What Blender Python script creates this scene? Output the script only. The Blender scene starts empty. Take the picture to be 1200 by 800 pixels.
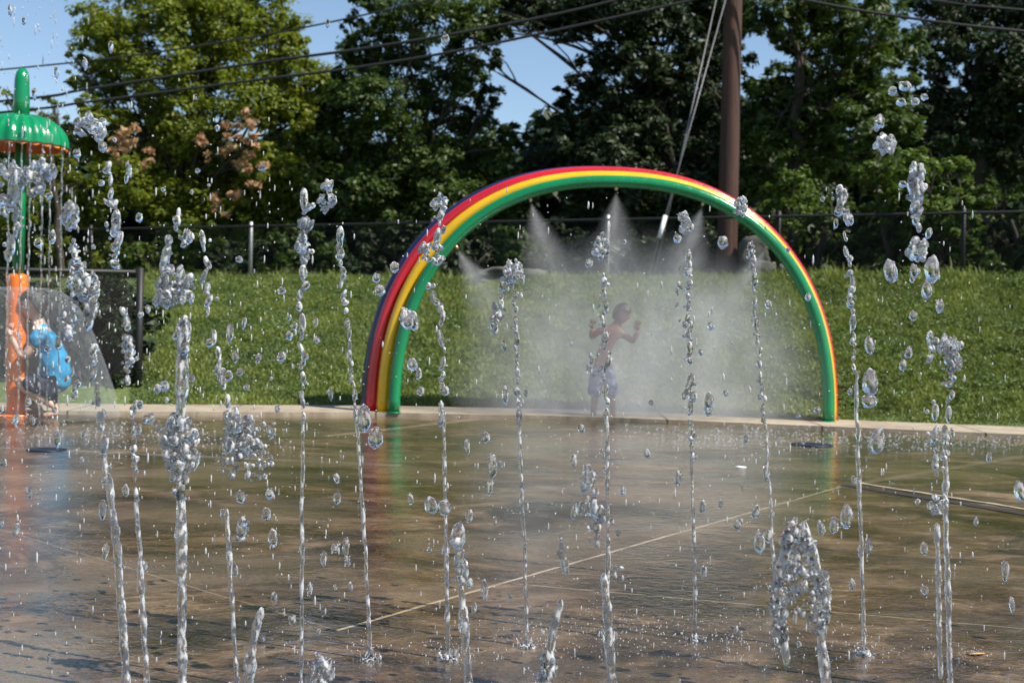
import bpy, bmesh, math, random
import numpy as np
from mathutils import Vector, Matrix, noise as mnoise

R = math.radians
random.seed(7); rng = np.random.default_rng(11)
scn = bpy.context.scene
col = scn.collection

# ------------------------------------------------------------------ camera geometry
F = 1500.0; CX, CY = 600.0, 400.0
CAMZ = 1.21; PITCH = R(-0.573); ROLL = R(1.2); SL = 0.02
fw = Vector((0, math.cos(PITCH), math.sin(PITCH)))
r0 = Vector((1, 0, 0)); u0 = Vector((0, -math.sin(PITCH), math.cos(PITCH)))
rt = r0*math.cos(ROLL) + u0*math.sin(ROLL)
up = -r0*math.sin(ROLL) + u0*math.cos(ROLL)
CAM = Vector((0, 0, CAMZ))
def ray(px, py): return fw + rt*((px-CX)/F) + up*((CY-py)/F)
def at(px, py, D):
    d = ray(px, py); return CAM + d*(D/d.y)
def gnd(px, py):                       # point on the pad plane z = SL*y
    d = ray(px, py); t = CAMZ/(SL*d.y - d.z); return CAM + d*t
def gD(px, py): return gnd(px, py).y

cam_d = bpy.data.cameras.new('camera'); cam = bpy.data.objects.new('camera', cam_d); col.objects.link(cam)
M = Matrix((rt, up, -fw)).transposed().to_4x4(); M.translation = CAM
cam.matrix_world = M
cam_d.sensor_width = 36; cam_d.lens = F/1200*36; cam_d.clip_end = 3000; cam_d.clip_start = .05
cam_d.dof.use_dof = True; cam_d.dof.focus_distance = 4.7; cam_d.dof.aperture_fstop = 4.2
scn.camera = cam

# ------------------------------------------------------------------ world, sun
SUN_EL = R(50)
sd = Vector((math.cos(SUN_EL)*math.cos(R(-26)), math.cos(SUN_EL)*math.sin(R(-26)), math.sin(SUN_EL)))  # towards the sun
w = bpy.data.worlds.new('World'); scn.world = w; w.use_nodes = True
nt = w.node_tree; bg = nt.nodes['Background']
sky = nt.nodes.new('ShaderNodeTexSky'); sky.sky_type = 'NISHITA'; sky.sun_disc = False
sky.sun_elevation = SUN_EL; sky.sun_rotation = math.atan2(sd.x, sd.y)
sky.air_density = 1.0; sky.dust_density = 0.25; sky.ozone_density = 2.0
nt.links.new(sky.outputs[0], bg.inputs[0]); bg.inputs[1].default_value = 0.098
sl = bpy.data.lights.new('sun', 'SUN'); sl.energy = 4.9; sl.angle = R(0.53); sl.color = (1, .94, .84)
so = bpy.data.objects.new('sun', sl); col.objects.link(so); so.location = (6, -4, 12)
so.rotation_euler = sd.to_track_quat('Z', 'Y').to_euler()
scn.view_settings.view_transform = 'Standard'; scn.view_settings.look = 'None'
scn.view_settings.exposure = 0.6; scn.view_settings.gamma = 1
cy = scn.cycles
cy.use_denoising = True
try: cy.denoiser = 'OPENIMAGEDENOISE'
except Exception: pass
cy.max_bounces = 10; cy.diffuse_bounces = 3; cy.glossy_bounces = 4; cy.transmission_bounces = 8
cy.transparent_max_bounces = 12; cy.volume_bounces = 2
cy.caustics_reflective = False; cy.caustics_refractive = False
cy.sample_clamp_indirect = 12; cy.sample_clamp_direct = 0
cy.volume_step_rate = 1.5; cy.volume_max_steps = 64

# ------------------------------------------------------------------ helpers
def tag(o, label=None, cat=None, group=None, kind=None):
    if label: o['label'] = label
    if cat: o['category'] = cat
    if group: o['group'] = group
    if kind: o['kind'] = kind
    return o
def empty(name, loc=(0, 0, 0)):
    o = bpy.data.objects.new(name, None); col.objects.link(o); o.location = loc; o.empty_display_size = .1; return o
def link(name, me, mat=None, parent=None, smooth=True):
    """mesh data is in world coordinates; under a parent Empty it is shifted to the parent's frame"""
    o = bpy.data.objects.new(name, me); col.objects.link(o)
    if mat is not None: me.materials.append(mat)
    if smooth:
        me.polygons.foreach_set('use_smooth', [True]*len(me.polygons))
    if parent is not None:
        o.parent = parent; o.location = -Vector(parent.location)
        # put the part's mesh straight in the parent's frame
        me.transform(Matrix.Translation(-Vector(parent.location))); o.location = (0, 0, 0)
    return o
def mesh_np(name, verts, faces):
    me = bpy.data.meshes.new(name)
    verts = np.asarray(verts, dtype=np.float32); faces = np.asarray(faces, dtype=np.int32)
    k = faces.shape[1]; n = len(faces)
    me.vertices.add(len(verts)); me.vertices.foreach_set('co', verts.ravel())
    me.loops.add(n*k); me.loops.foreach_set('vertex_index', faces.ravel())
    me.polygons.add(n); me.polygons.foreach_set('loop_start', np.arange(0, n*k, k, dtype=np.int32))
    try: me.polygons.foreach_set('loop_total', np.full(n, k, dtype=np.int32))
    except Exception: pass
    me.update(calc_edges=True); return me
def mesh_py(name, v, f):
    me = bpy.data.meshes.new(name); me.from_pydata([tuple(p) for p in v], [], f); me.update(); return me

def outward(me):
    bm = bmesh.new(); bm.from_mesh(me); bmesh.ops.recalc_face_normals(bm, faces=bm.faces); bm.to_mesh(me); bm.free(); return me
def tube_vf(path, radii, n=12, V=None, Fc=None, cap=True):
    """tube along a polyline"""
    V = [] if V is None else V; Fc = [] if Fc is None else Fc
    path = [Vector(p) for p in path]
    if not hasattr(radii, '__len__'): radii = [radii]*len(path)
    ref = None; base = len(V)
    for i, p in enumerate(path):
        t = (path[min(i+1, len(path)-1)] - path[max(i-1, 0)]).normalized()
        if ref is None:
            ref = Vector((0, 1, 0)) if abs(t.y) < .8 else Vector((1, 0, 0))
        a = (ref - t*ref.dot(t)).normalized(); ref = a; b = t.cross(a)
        for k in range(n):
            th = 2*math.pi*k/n
            V.append(p + (a*math.cos(th) + b*math.sin(th))*radii[i])
    m = len(path)
    for i in range(m-1):
        for k in range(n):
            k2 = (k+1) % n
            Fc.append((base+i*n+k, base+i*n+k2, base+(i+1)*n+k2, base+(i+1)*n+k))
    if cap:
        Fc.append(tuple(base+k for k in range(n))[::-1]); Fc.append(tuple(base+(m-1)*n+k for k in range(n)))
    return V, Fc
def tube(name, path, radii, mat, parent=None, n=12):
    V, Fc = tube_vf(path, radii, n); return link(name, outward(mesh_py(name, V, Fc)), mat, parent)
def lathe_vf(c, prof, n=48, V=None, Fc=None, rmod=None, zmod=None):
    V = [] if V is None else V; Fc = [] if Fc is None else Fc; base = len(V)
    for i, (r, z) in enumerate(prof):
        for k in range(n):
            th = 2*math.pi*k/n
            rr = r*(rmod(th, i) if rmod else 1); zz = z + (zmod(th, i) if zmod else 0)
            V.append(Vector((c[0]+rr*math.cos(th), c[1]+rr*math.sin(th), c[2]+zz)))
    for i in range(len(prof)-1):
        for k in range(n):
            k2 = (k+1) % n
            Fc.append((base+i*n+k, base+i*n+k2, base+(i+1)*n+k2, base+(i+1)*n+k))
    return V, Fc
def box_vf(x0, x1, y0, y1, z0, z1, V=None, Fc=None):
    V = [] if V is None else V; Fc = [] if Fc is None else Fc; b = len(V)
    V += [Vector(p) for p in ((x0,y0,z0),(x1,y0,z0),(x1,y1,z0),(x0,y1,z0),(x0,y0,z1),(x1,y0,z1),(x1,y1,z1),(x0,y1,z1))]
    Fc += [tuple(b+i for i in q) for q in ((0,3,2,1),(4,5,6,7),(0,1,5,4),(1,2,6,5),(2,3,7,6),(3,0,4,7))]
    return V, Fc

# ------------------------------------------------------------------ materials
class NM:
    def __init__(s, name):
        s.m = bpy.data.materials.new(name); s.m.use_nodes = True; s.t = s.m.node_tree
        s.b = s.t.nodes.get('Principled BSDF'); s.out = s.t.nodes.get('Material Output')
    def n(s, typ, **kw):
        x = s.t.nodes.new(typ)
        for k, v in kw.items():
            if k.startswith('i_'):
                key = k[2:]; key = int(key) if key.isdigit() else key
                x.inputs[key].default_value = v
            else: setattr(x, k, v)
        return x
    def l(s, a, b): s.t.links.new(a, b)
    def noise(s, vec, scale, detail=4, rough=.55, dist=0):
        x = s.n('ShaderNodeTexNoise'); x.inputs['Scale'].default_value = scale; x.inputs['Detail'].default_value = detail
        x.inputs['Roughness'].default_value = rough; x.inputs['Distortion'].default_value = dist
        if vec is not None: s.l(vec, x.inputs['Vector'])
        return x.outputs['Fac']
    def ramp(s, fac, stops):
        x = s.n('ShaderNodeValToRGB'); e = x.color_ramp.elements
        while len(e) < len(stops): e.new(.5)
        for q, (p, c) in zip(e, stops):
            q.position = p; q.color = (*c, 1) if hasattr(c, '__len__') else (c, c, c, 1)
        s.l(fac, x.inputs[0]); return x.outputs[0]
    def mix(s, fac, a, b, blend='MIX'):
        x = s.n('ShaderNodeMix'); x.data_type = 'RGBA'; x.blend_type = blend
        for inp, v in ((x.inputs[0], fac), (x.inputs[6], a), (x.inputs[7], b)):
            if hasattr(v, 'is_linked') or hasattr(v, 'links'): s.l(v, inp)
            elif hasattr(v, '__len__'): inp.default_value = (*v, 1)
            else: inp.default_value = v
        return x.outputs[2]
    def math(s, op, a, b=0., c=None):
        x = s.n('ShaderNodeMath'); x.operation = op
        for i, v in enumerate((a, b) if c is None else (a, b, c)):
            if hasattr(v, 'links'): s.l(v, x.inputs[i])
            else: x.inputs[i].default_value = v
        return x.outputs[0]
    def geo(s): return s.n('ShaderNodeNewGeometry').outputs['Position']
    def scaled(s, vec, sc):
        x = s.n('ShaderNodeMapping'); x.inputs['Scale'].default_value = sc; s.l(vec, x.inputs[0]); return x.outputs[0]
    def bump(s, h, strength, dist):
        x = s.n('ShaderNodeBump'); x.inputs['Strength'].default_value = strength; x.inputs['Distance'].default_value = dist
        s.l(h, x.inputs['Height']); s.l(x.outputs[0], s.b.inputs['Normal']); return x
def simple(name, c, rough=.5, noise_sc=None, var=.15, metal=0, coat=0, bump=0):
    m = NM(name); m.b.inputs['Roughness'].default_value = rough; m.b.inputs['Metallic'].default_value = metal
    m.b.inputs['Coat Weight'].default_value = coat
    f = m.noise(m.n('ShaderNodeTexCoord').outputs['Object'], noise_sc or 8, 5)
    lo = tuple(x*(1-var) for x in c); hi = tuple(min(1, x*(1+var)) for x in c)
    m.l(m.ramp(f, [(.3, lo), (.7, hi)]), m.b.inputs['Base Color'])
    if bump: m.bump(f, bump, .01)
    return m.m

# wet paint on the arch and umbrella
def paint(name, c):
    m = NM(name); tc = m.n('ShaderNodeTexCoord').outputs['Object']
    f = m.noise(tc, 3, 4); m.l(m.mix(m.ramp(f, [(.35, 0.), (.7, 1.)]), c, tuple(x*.82 for x in c)), m.b.inputs['Base Color'])
    m.l(m.ramp(m.noise(m.scaled(tc, (6, 6, 1.)), 3, 5, .65), [(.35, .12), (.7, .38)]), m.b.inputs['Roughness']); m.b.inputs['Coat Weight'].default_value = .35; m.b.inputs['Coat Roughness'].default_value = .06
    n2 = m.noise(tc, 90, 2); m.bump(n2, .25, .004); return m.m
GREEN = paint('green_paint', (.0, .22, .075)); YEL = paint('yellow_paint', (.86, .50, .005))
RED = paint('red_paint', (.60, .012, .028)); NAVY = paint('navy_paint', (.012, .02, .085)); 
ORG = paint('orange_paint', (.90, .19, .01))

# leaves
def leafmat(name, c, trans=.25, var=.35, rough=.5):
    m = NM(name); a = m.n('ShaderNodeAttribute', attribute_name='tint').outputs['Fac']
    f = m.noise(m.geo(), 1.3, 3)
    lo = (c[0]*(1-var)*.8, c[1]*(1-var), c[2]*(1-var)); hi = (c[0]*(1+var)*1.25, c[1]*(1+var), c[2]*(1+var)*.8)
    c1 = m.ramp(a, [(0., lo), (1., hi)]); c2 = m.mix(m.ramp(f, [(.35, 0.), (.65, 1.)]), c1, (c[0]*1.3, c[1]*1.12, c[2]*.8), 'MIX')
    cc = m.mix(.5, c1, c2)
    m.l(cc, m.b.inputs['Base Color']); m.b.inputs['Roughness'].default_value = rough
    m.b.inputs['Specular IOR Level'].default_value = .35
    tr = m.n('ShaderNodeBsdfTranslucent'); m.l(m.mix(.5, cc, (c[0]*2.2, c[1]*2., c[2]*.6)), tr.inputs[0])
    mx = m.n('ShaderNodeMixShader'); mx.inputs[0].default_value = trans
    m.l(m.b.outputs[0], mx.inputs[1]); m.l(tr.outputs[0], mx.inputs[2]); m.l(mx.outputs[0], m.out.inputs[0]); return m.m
L_YEL = leafmat('leaf_yellow_green', (.135, .185, .022), .42)
L_MID = leafmat('leaf_mid_green', (.048, .088, .019), .32)
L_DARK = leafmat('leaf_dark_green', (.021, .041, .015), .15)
L_SHR = leafmat('leaf_shrub', (.085, .145, .03), .35)
L_DEAD = leafmat('leaf_dead', (.34, .23, .16), .2, .35, .7)
L_GRASS = leafmat('grass_blade', (.13, .188, .062), .32, .55)
BARK = simple('bark', (.045, .034, .027), .9, 14, .4, bump=.6)
WOOD = NM('creosoted_wood'); tcw = WOOD.n('ShaderNodeTexCoord').outputs['Object']
fw_ = WOOD.noise(WOOD.scaled(tcw, (11, 11, .6)), 1.6, 8, .75)
WOOD.l(WOOD.ramp(fw_, [(.3, (.03, .013, .009)), (.55, (.065, .03, .02)), (.75, (.12, .062, .042))]), WOOD.b.inputs['Base Color'])
WOOD.b.inputs['Roughness'].default_value = .85; WOOD.bump(fw_, .8, .02); WOOD = WOOD.m
BLACK = simple('black_vinyl', (.012, .012, .013), .55)
GALV = simple('galvanised', (.42, .43, .44), .45, 20, .2, metal=.5)
CABLE = simple('cable', (.02, .02, .022), .6)
STRAND = simple('steel_strand', (.16, .16, .17), .5, metal=.4)
WHITEP = simple('white_plastic', (.7, .72, .72), .4)
ROCK = simple('rock', (.10, .10, .09), .9, 5, .35, bump=1)

# water
def water(name, aer, bumpsc=70, bs=.5, rough=.02):
    m = NM(name); b = m.b
    b.inputs['Transmission Weight'].default_value = 1; b.inputs['IOR'].default_value = 1.333
    b.inputs['Roughness'].default_value = rough; b.inputs['Base Color'].default_value = (.98, .99, 1, 1)
    f = m.noise(m.geo(), bumpsc, 2, .5); bp = m.bump(f, bs, .01)
    d = m.n('ShaderNodeBsdfDiffuse'); d.inputs[0].default_value = (.95, .97, 1, 1); 
    tl = m.n('ShaderNodeBsdfTranslucent'); tl.inputs[0].default_value = (.95, .97, 1, 1)
    ad = m.n('ShaderNodeMixShader'); ad.inputs[0].default_value = .45; m.l(d.outputs[0], ad.inputs[1]); m.l(tl.outputs[0], ad.inputs[2])
    g = m.noise(m.scaled(m.geo(), (1, 1, .45)), 75, 3)
    fac = m.ramp(g, [(.48, 0.), (.60, aer)])
    mx = m.n('ShaderNodeMixShader'); m.l(fac, mx.inputs[0]); m.l(b.outputs[0], mx.inputs[1]); m.l(ad.outputs[0], mx.inputs[2])
    m.l(mx.outputs[0], m.out.inputs[0]); return m.m
W_JET = water('water_jet', .8, 30, .25, .01); W_DROP = water('water_drop', .45, 32, .14, .008); W_SPRAY = water('water_spray', .65, 50, .2)
for n_ in W_SPRAY.node_tree.nodes:
    if n_.type == 'VALTORGB': n_.color_ramp.elements[0].position = .3; n_.color_ramp.elements[1].position = .5  # more diffuse white, for splashes and for sun glints on the pad

# ------------------------------------------------------------------ terrain profile
edge_px = [(-400, 480), (-50, 484), (150, 486), (445, 487), (700, 492), (985, 504), (1200, 513), (1600, 528)]
edge = [gnd(*p) for p in edge_px]
EX = np.array([p.x for p in edge]); EY = np.array([p.y for p in edge])
def y_edge(x):
    return float(np.interp(x, EX, EY))
def y_foot(x): return y_edge(x) + .85
def y_top(x): x = max(-14, min(14, x)); return 20.6 - .47*x
def y_fence(x): x = max(-14, min(14, x)); return 21.5 - .47*x
def smooth(t): t = max(0, min(1, t)); return t*t*(3-2*t)
def terrain(x, y):
    base = SL*max(-6, min(y, 15))
    f, t = y_foot(x), y_top(x)
    if y <= f: return base - .02 if y > f-2.5 or True else base
    k = (y-f)/(t-f)
    kk = min(1, k); h = kk**.92
    if k > .9: h = .9**.92 + (1-.9**.92)*math.sin(min(1, (k-.9)/.2)*math.pi/2)
    return base - .02 + (2.03-.28)*h + .04*mnoise.noise((x*.9, y*.9, 0))*min(1, k*5)*(1 if k < 1.3 else 0)
xs = list(np.concatenate([[-900, -300, -100, -50, -30, -22], np.arange(-16, 16.01, .35), [22, 30, 50, 100, 300, 900]]))
ys = list(np.concatenate([[-900, -300, -100, -40, -20, -12, -6], np.arange(-3, 12.9, 1.5), np.arange(12.9, 29, .3), [32, 40, 60, 120, 300, 1200]]))
V = []; Fc = []
for y in ys:
    for x in xs: V.append((x, y, terrain(x, y)))
nx = len(xs)
for j in range(len(ys)-1):
    for i in range(nx-1):
        a = j*nx+i; Fc.append((a, a+1, a+1+nx, a+nx))
gm = NM('turf_soil'); p = gm.geo()
f1 = gm.noise(p, 2.2, 6); f2 = gm.noise(p, 14, 5)
c1 = gm.ramp(f1, [(.3, (.08, .11, .03)), (.6, (.12, .17, .04)), (.8, (.16, .16, .06))])
gm.l(gm.mix(gm.ramp(f2, [(.35, 0.), (.65, .7)]), c1, (.06, .09, .022)), gm.b.inputs['Base Color'])
gm.b.inputs['Roughness'].default_value = .95; gm.bump(f2, .9, .05)
g = link('ground', mesh_py('ground', V, Fc), gm.m); tag(g, kind='structure')

# ------------------------------------------------------------------ splash pad
def sheet(name, x0, x1, yfun0, yfun1, zoff, mat, nx=80, ny=40, thick=0):
    V = []; Fc = []
    for j in range(ny+1):
        for i in range(nx+1):
            x = x0+(x1-x0)*i/nx; y = yfun0(x)+(yfun1(x)-yfun0(x))*j/ny
            V.append((x, y, SL*y+zoff))
    n1 = nx+1
    for j in range(ny):
        for i in range(nx): a = j*n1+i; Fc.append((a, a+1, a+1+n1, a+n1))
    if thick:
        b = len(V)
        ring = [i for i in range(n1)] 
        for i in range(n1):
            v = V[i]; V.append((v[0], v[1], v[2]-thick))
        for i in range(nx): Fc.append((b+i, b+i+1, i+1, i))
    return link(name, mesh_py(name, V, Fc), mat, smooth=not thick)
pm = NM('wet_concrete'); pos = pm.geo()
big = pm.noise(pm.scaled(pos, (.5, .8, 1)), .9, 6, .6, .6)
mid = pm.noise(pm.scaled(pos, (1., 1.5, 1)), 2.6, 8, .72, .5)
fine = pm.noise(pos, 95, 4, .75)
stain = pm.noise(pm.scaled(pos, (.7, 1., 1)), 1.1, 9, .72, 1.)
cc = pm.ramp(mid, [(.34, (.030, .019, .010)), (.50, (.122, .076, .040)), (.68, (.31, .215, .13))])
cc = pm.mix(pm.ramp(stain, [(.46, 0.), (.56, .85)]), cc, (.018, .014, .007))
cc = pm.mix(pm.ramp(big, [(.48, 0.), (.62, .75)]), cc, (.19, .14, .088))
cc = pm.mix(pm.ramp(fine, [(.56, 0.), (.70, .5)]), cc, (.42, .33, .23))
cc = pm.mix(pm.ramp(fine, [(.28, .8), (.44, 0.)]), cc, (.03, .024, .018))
# saw joints
sep = pm.n('ShaderNodeSeparateXYZ'); pm.l(pos, sep.inputs[0]); X, Y = sep.outputs[0], sep.outputs[1]
wob = pm.math('MULTIPLY', pm.math('SUBTRACT', pm.noise(pos, 2.5, 2), .5), .02)
def jline(a, b, wd, rgb, amt, seg=True):
    global cc
    P, Q = gnd(*a), gnd(*b); d = Vector((Q.x-P.x, Q.y-P.y)); Ln = d.length; d /= Ln; n = Vector((-d.y, d.x))
    dist = pm.math('ADD', pm.math('ADD', pm.math('MULTIPLY', X, n.x), pm.math('MULTIPLY', Y, n.y)), -(n.x*P.x+n.y*P.y))
    dist = pm.math('ABSOLUTE', pm.math('ADD', dist, wob))
    m_ = pm.math('SUBTRACT', 1., pm.math('DIVIDE', dist, wd)); m_ = pm.math('MULTIPLY', pm.math('MAXIMUM', m_, 0.), 3.)
    m_ = pm.math('MINIMUM', m_, 1.)
    al = pm.math('ADD', pm.math('ADD', pm.math('MULTIPLY', X, d.x), pm.math('MULTIPLY', Y, d.y)), -(d.x*P.x+d.y*P.y))
    inside = pm.math('MULTIPLY', pm.math('GREATER_THAN', al, 0.), pm.math('LESS_THAN', al, Ln))
    m_ = pm.math('MULTIPLY', m_, inside)
    br = pm.ramp(pm.noise(pos, 9, 3), [(.3, .45), (.6, 1.)])
    m_ = pm.math('MULTIPLY', pm.math('MULTIPLY', m_, amt), br)
    cc = pm.mix(m_, cc, rgb); return m_
LIGHT = (.52, .43, .30); DK = (.03, .025, .02)
jm = [jline((395, 738), (985, 570), .011, LIGHT, .95), jline((985, 570), (1300, 517), .05, (.26, .2, .14), .7)]
jline((560, 556), (985, 567), .05, (.06, .045, .03), .8)
jline((600, 683), (1300, 745), .006, LIGHT, .6); jline((380, 511), (560, 491), .06, (.42, .34, .24), .7)
jline((-100, 520), (470, 545), .07, (.36, .30, .22), .5); jline((-100, 590), (395, 738), .006, LIGHT, .35)
pm.l(cc, pm.b.inputs['Base Color'])
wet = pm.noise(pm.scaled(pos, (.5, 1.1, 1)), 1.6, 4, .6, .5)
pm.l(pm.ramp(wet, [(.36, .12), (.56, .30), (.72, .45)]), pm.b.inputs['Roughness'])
pm.b.inputs['Specular IOR Level'].default_value = .55
pm.l(pm.ramp(wet, [(.38, 1.), (.58, .75), (.68, .35)]), pm.b.inputs['Coat Weight']); pm.b.inputs['Coat Roughness'].default_value = .035; pm.b.inputs['Coat IOR'].default_value = 1.33
rip = pm.noise(pm.scaled(pos, (1., 1.3, 1)), 15, 3, .5, .5)
rip2 = pm.noise(pos, 60, 2, .5)
hh = pm.math('ADD', pm.math('MULTIPLY', rip, 1.), pm.math('ADD', pm.math('MULTIPLY', rip2, .25), pm.math('MULTIPLY', fine, .06)))
bp = pm.bump(hh, .42, .010); pm.l(bp.outputs[0], pm.b.inputs['Coat Normal'])
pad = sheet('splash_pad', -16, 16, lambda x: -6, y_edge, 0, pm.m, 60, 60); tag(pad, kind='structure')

wm = NM('dry_concrete'); pos = wm.geo(); a = wm.noise(pos, 1.8, 6); b_ = wm.noise(pos, 60, 4)
c_ = wm.ramp(a, [(.3, (.33, .27, .19)), (.7, (.47, .40, .30))]); sp = wm.n('ShaderNodeSeparateXYZ'); wm.l(pos, sp.inputs[0]); jx = wm.math('LESS_THAN', wm.math('FRACT', wm.math('DIVIDE', wm.math('ADD', sp.outputs[0], 30.3), 1.52)), .012)
st_ = wm.ramp(wm.noise(wm.scaled(pos, (1.5, 4, 1)), 2.5, 8, .7, .6), [(.48, 0.), (.62, .6)])
c2_ = wm.mix(st_, wm.mix(wm.ramp(b_, [(.4, 0.), (.7, .4)]), c_, (.22, .18, .13)), (.15, .115, .08))
wm.l(wm.mix(jx, c2_, (.05, .04, .03)), wm.b.inputs['Base Color'])
wm.b.inputs['Roughness'].default_value = .8; wm.bump(b_, .4, .01)
wk = sheet('walkway', -16, 16, y_edge, lambda x: y_edge(x)+.9, .035, wm.m, 120, 3, thick=.07); tag(wk, kind='structure')

def strip(name, a, b, w0, w1, z, mat):
    P, Q = gnd(*a), gnd(*b); d = (Q-P); d.z = 0; d.normalize(); n = Vector((-d.y, d.x, 0)); V = []; Fc = []
    N = 80
    for i in range(N+1):
        q = P.lerp(Q, i/N); o_ = .012*mnoise.noise(q*3); wv = 1+.35*mnoise.noise(q*7)
        for s_ in (w0+o_, w1*wv+o_):
            p_ = q+n*s_; V.append((p_.x, p_.y, SL*p_.y+z))
    for i in range(N): Fc.append((2*i, 2*i+1, 2*i+3, 2*i+2))
    o = link(name, outward(mesh_py(name, V, Fc)), mat); tag(o, kind='structure'); return o
SEAM = simple('joint_sealant', (.022, .018, .016), .8, 30, .5); LIP = simple('joint_lip', (.33, .28, .21), .7, 25, .3)
strip('pad_joint_seal', (990, 568), (1400, 634), -.055, .035, .004, SEAM)
strip('pad_joint_lip', (1000, 567), (1400, 631), .045, .085, .006, LIP)

# ------------------------------------------------------------------ grass blades on the bank (uncountable)
def blades(n, zone, hmin, hmax, wd, name, mat, bush=0):
    P = []; 
    while len(P) < n:
        x = random.uniform(*zone); f, t = y_foot(x)+.17, y_top(x)
        y = f - .12 + (t-f+.45)*random.random()**1.15
        if x < -3.95*y/13.6-.1 - .0: 
            if x < -4.15 - (y-14)*.28: continue
        P.append((x, y, terrain(x, y)))
    P = np.array(P); nn = len(P)
    pat = np.array([mnoise.noise((p_[0]*1.4, p_[1]*1.1, 3)) + .7*mnoise.noise((p_[0]*4, p_[1]*3, 9)) for p_ in P])
    foot = np.array([(p_[1]-y_foot(p_[0])) for p_ in P])
    crest = np.array([max(0, 1-abs(p_[1]-y_top(p_[0]))/.6) for p_ in P])
    hs = rng.uniform(hmin, hmax, nn)*(1+.7*np.clip(pat, -.6, 1)); hs *= np.clip(.6+foot*.35, .6, 1.15)*(1+crest*rng.random(nn)**4*2.2)
    th = rng.uniform(0, 2*np.pi, nn); lean = rng.uniform(.1, .9, nn); wdv = wd*rng.uniform(.6, 1.5, nn)
    d = np.stack([np.cos(th), np.sin(th), 0*th], 1); s = np.stack([-np.sin(th), np.cos(th), 0*th], 1)
    up_ = np.array([0, 0, 1.])
    b0 = P - s*wdv[:, None]; b1 = P + s*wdv[:, None]
    m = P + d*(hs*lean*.35)[:, None] + up_*(hs*.6)[:, None]
    m0 = m - s*(wdv*.9)[:, None]; m1 = m + s*(wdv*.9)[:, None]
    tp = P + d*(hs*lean)[:, None] + up_*(hs)[:, None]*(1-.35*lean)[:, None]
    Vv = np.stack([b0, b1, m1, m0, tp], 1).reshape(-1, 3)
    i = np.arange(nn)*5
    Fq = np.stack([i, i+1, i+2, i+3], 1); 
    F3 = np.stack([i+3, i+2, i+4, i+4], 1)
    Fa = np.concatenate([Fq, np.stack([i+3, i+2, i+4, i+4], 1)])
    me = bpy.data.meshes.new(name)
    loops = np.concatenate([Fq.ravel(), F3[:, :3].ravel()]).astype(np.int32)
    me.vertices.add(len(Vv)); me.vertices.foreach_set('co', Vv.astype(np.float32).ravel())
    me.loops.add(len(loops)); me.loops.foreach_set('vertex_index', loops)
    me.polygons.add(2*nn)
    ls = np.concatenate([np.arange(nn)*4, nn*4+np.arange(nn)*3]).astype(np.int32)
    me.polygons.foreach_set('loop_start', ls); me.update(calc_edges=True)
    at_ = me.attributes.new('tint', 'FLOAT', 'POINT')
    tv = np.clip(.45 + .9*pat + rng.normal(0, .25, nn) + .25*np.clip(.6-foot, 0, 1), 0, 1)
    at_.data.foreach_set('value', np.repeat(tv, 5).astype(np.float32))
    o = link(name, me, mat, smooth=False); return o
gr = blades(330000, (-6.8, 8.6), .03, .085, .005, 'grass', L_GRASS)
tag(gr, 'rough sunlit green grass covering the bank behind the splash pad', 'grass', kind='stuff')

# ------------------------------------------------------------------ foliage
WEED = []
def leaf_mesh(name, centers, radii, per, size, flat=.8, aspect=1.0):
    """leaf-sized rhombs in clumps spread through several ellipsoidal blobs"""
    pts = []; nrm = []
    for c, r, n in zip(centers, radii, per):
        c = np.array(c); r = np.array(r)
        ns = max(6, int(n/55))
        d = rng.normal(size=(ns, 3)); d /= np.linalg.norm(d, axis=1)[:, None]
        sc = c + d*r*(rng.random((ns, 1))**.45)*1.1
        sr = np.mean(r)*rng.uniform(.10, .28, ns)
        k = rng.integers(0, ns, n)
        q = rng.normal(size=(n, 3))*np.array([1, 1, .55])
        q /= (np.linalg.norm(q, axis=1)[:, None]+1e-6); q *= rng.random((n, 1))**.5
        pts.append(sc[k] + q*sr[k][:, None]*1.5)
        o = (sc[k]-c)/(np.mean(r)+1e-6)
        nrm.append(q*.5 + o*.5 + np.array([0, 0, flat]) + rng.normal(size=(n, 3))*.55)
    P = np.concatenate(pts); N = np.concatenate(nrm); N /= np.linalg.norm(N, axis=1)[:, None]
    n = len(P)
    t = rng.normal(size=(n, 3)); t -= N*np.sum(t*N, axis=1)[:, None]; t /= np.linalg.norm(t, axis=1)[:, None]
    b = np.cross(N, t); s = size*rng.uniform(.6, 1.35, n)[:, None]
    v0 = P - t*s*aspect; v1 = P + b*s*.42 + N*s*.12; v2 = P + t*s*aspect; v3 = P - b*s*.42 + N*s*.12
    Vv = np.stack([v0, v1, v2, v3], 1).reshape(-1, 3); i = np.arange(n)*4
    me = mesh_np(name, Vv, np.stack([i, i+1, i+2, i+3], 1))
    a_ = me.attributes.new('tint', 'FLOAT', 'POINT')
    a_.data.foreach_set('value', np.repeat(rng.random(n), 4).astype(np.float32)); return me
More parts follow.
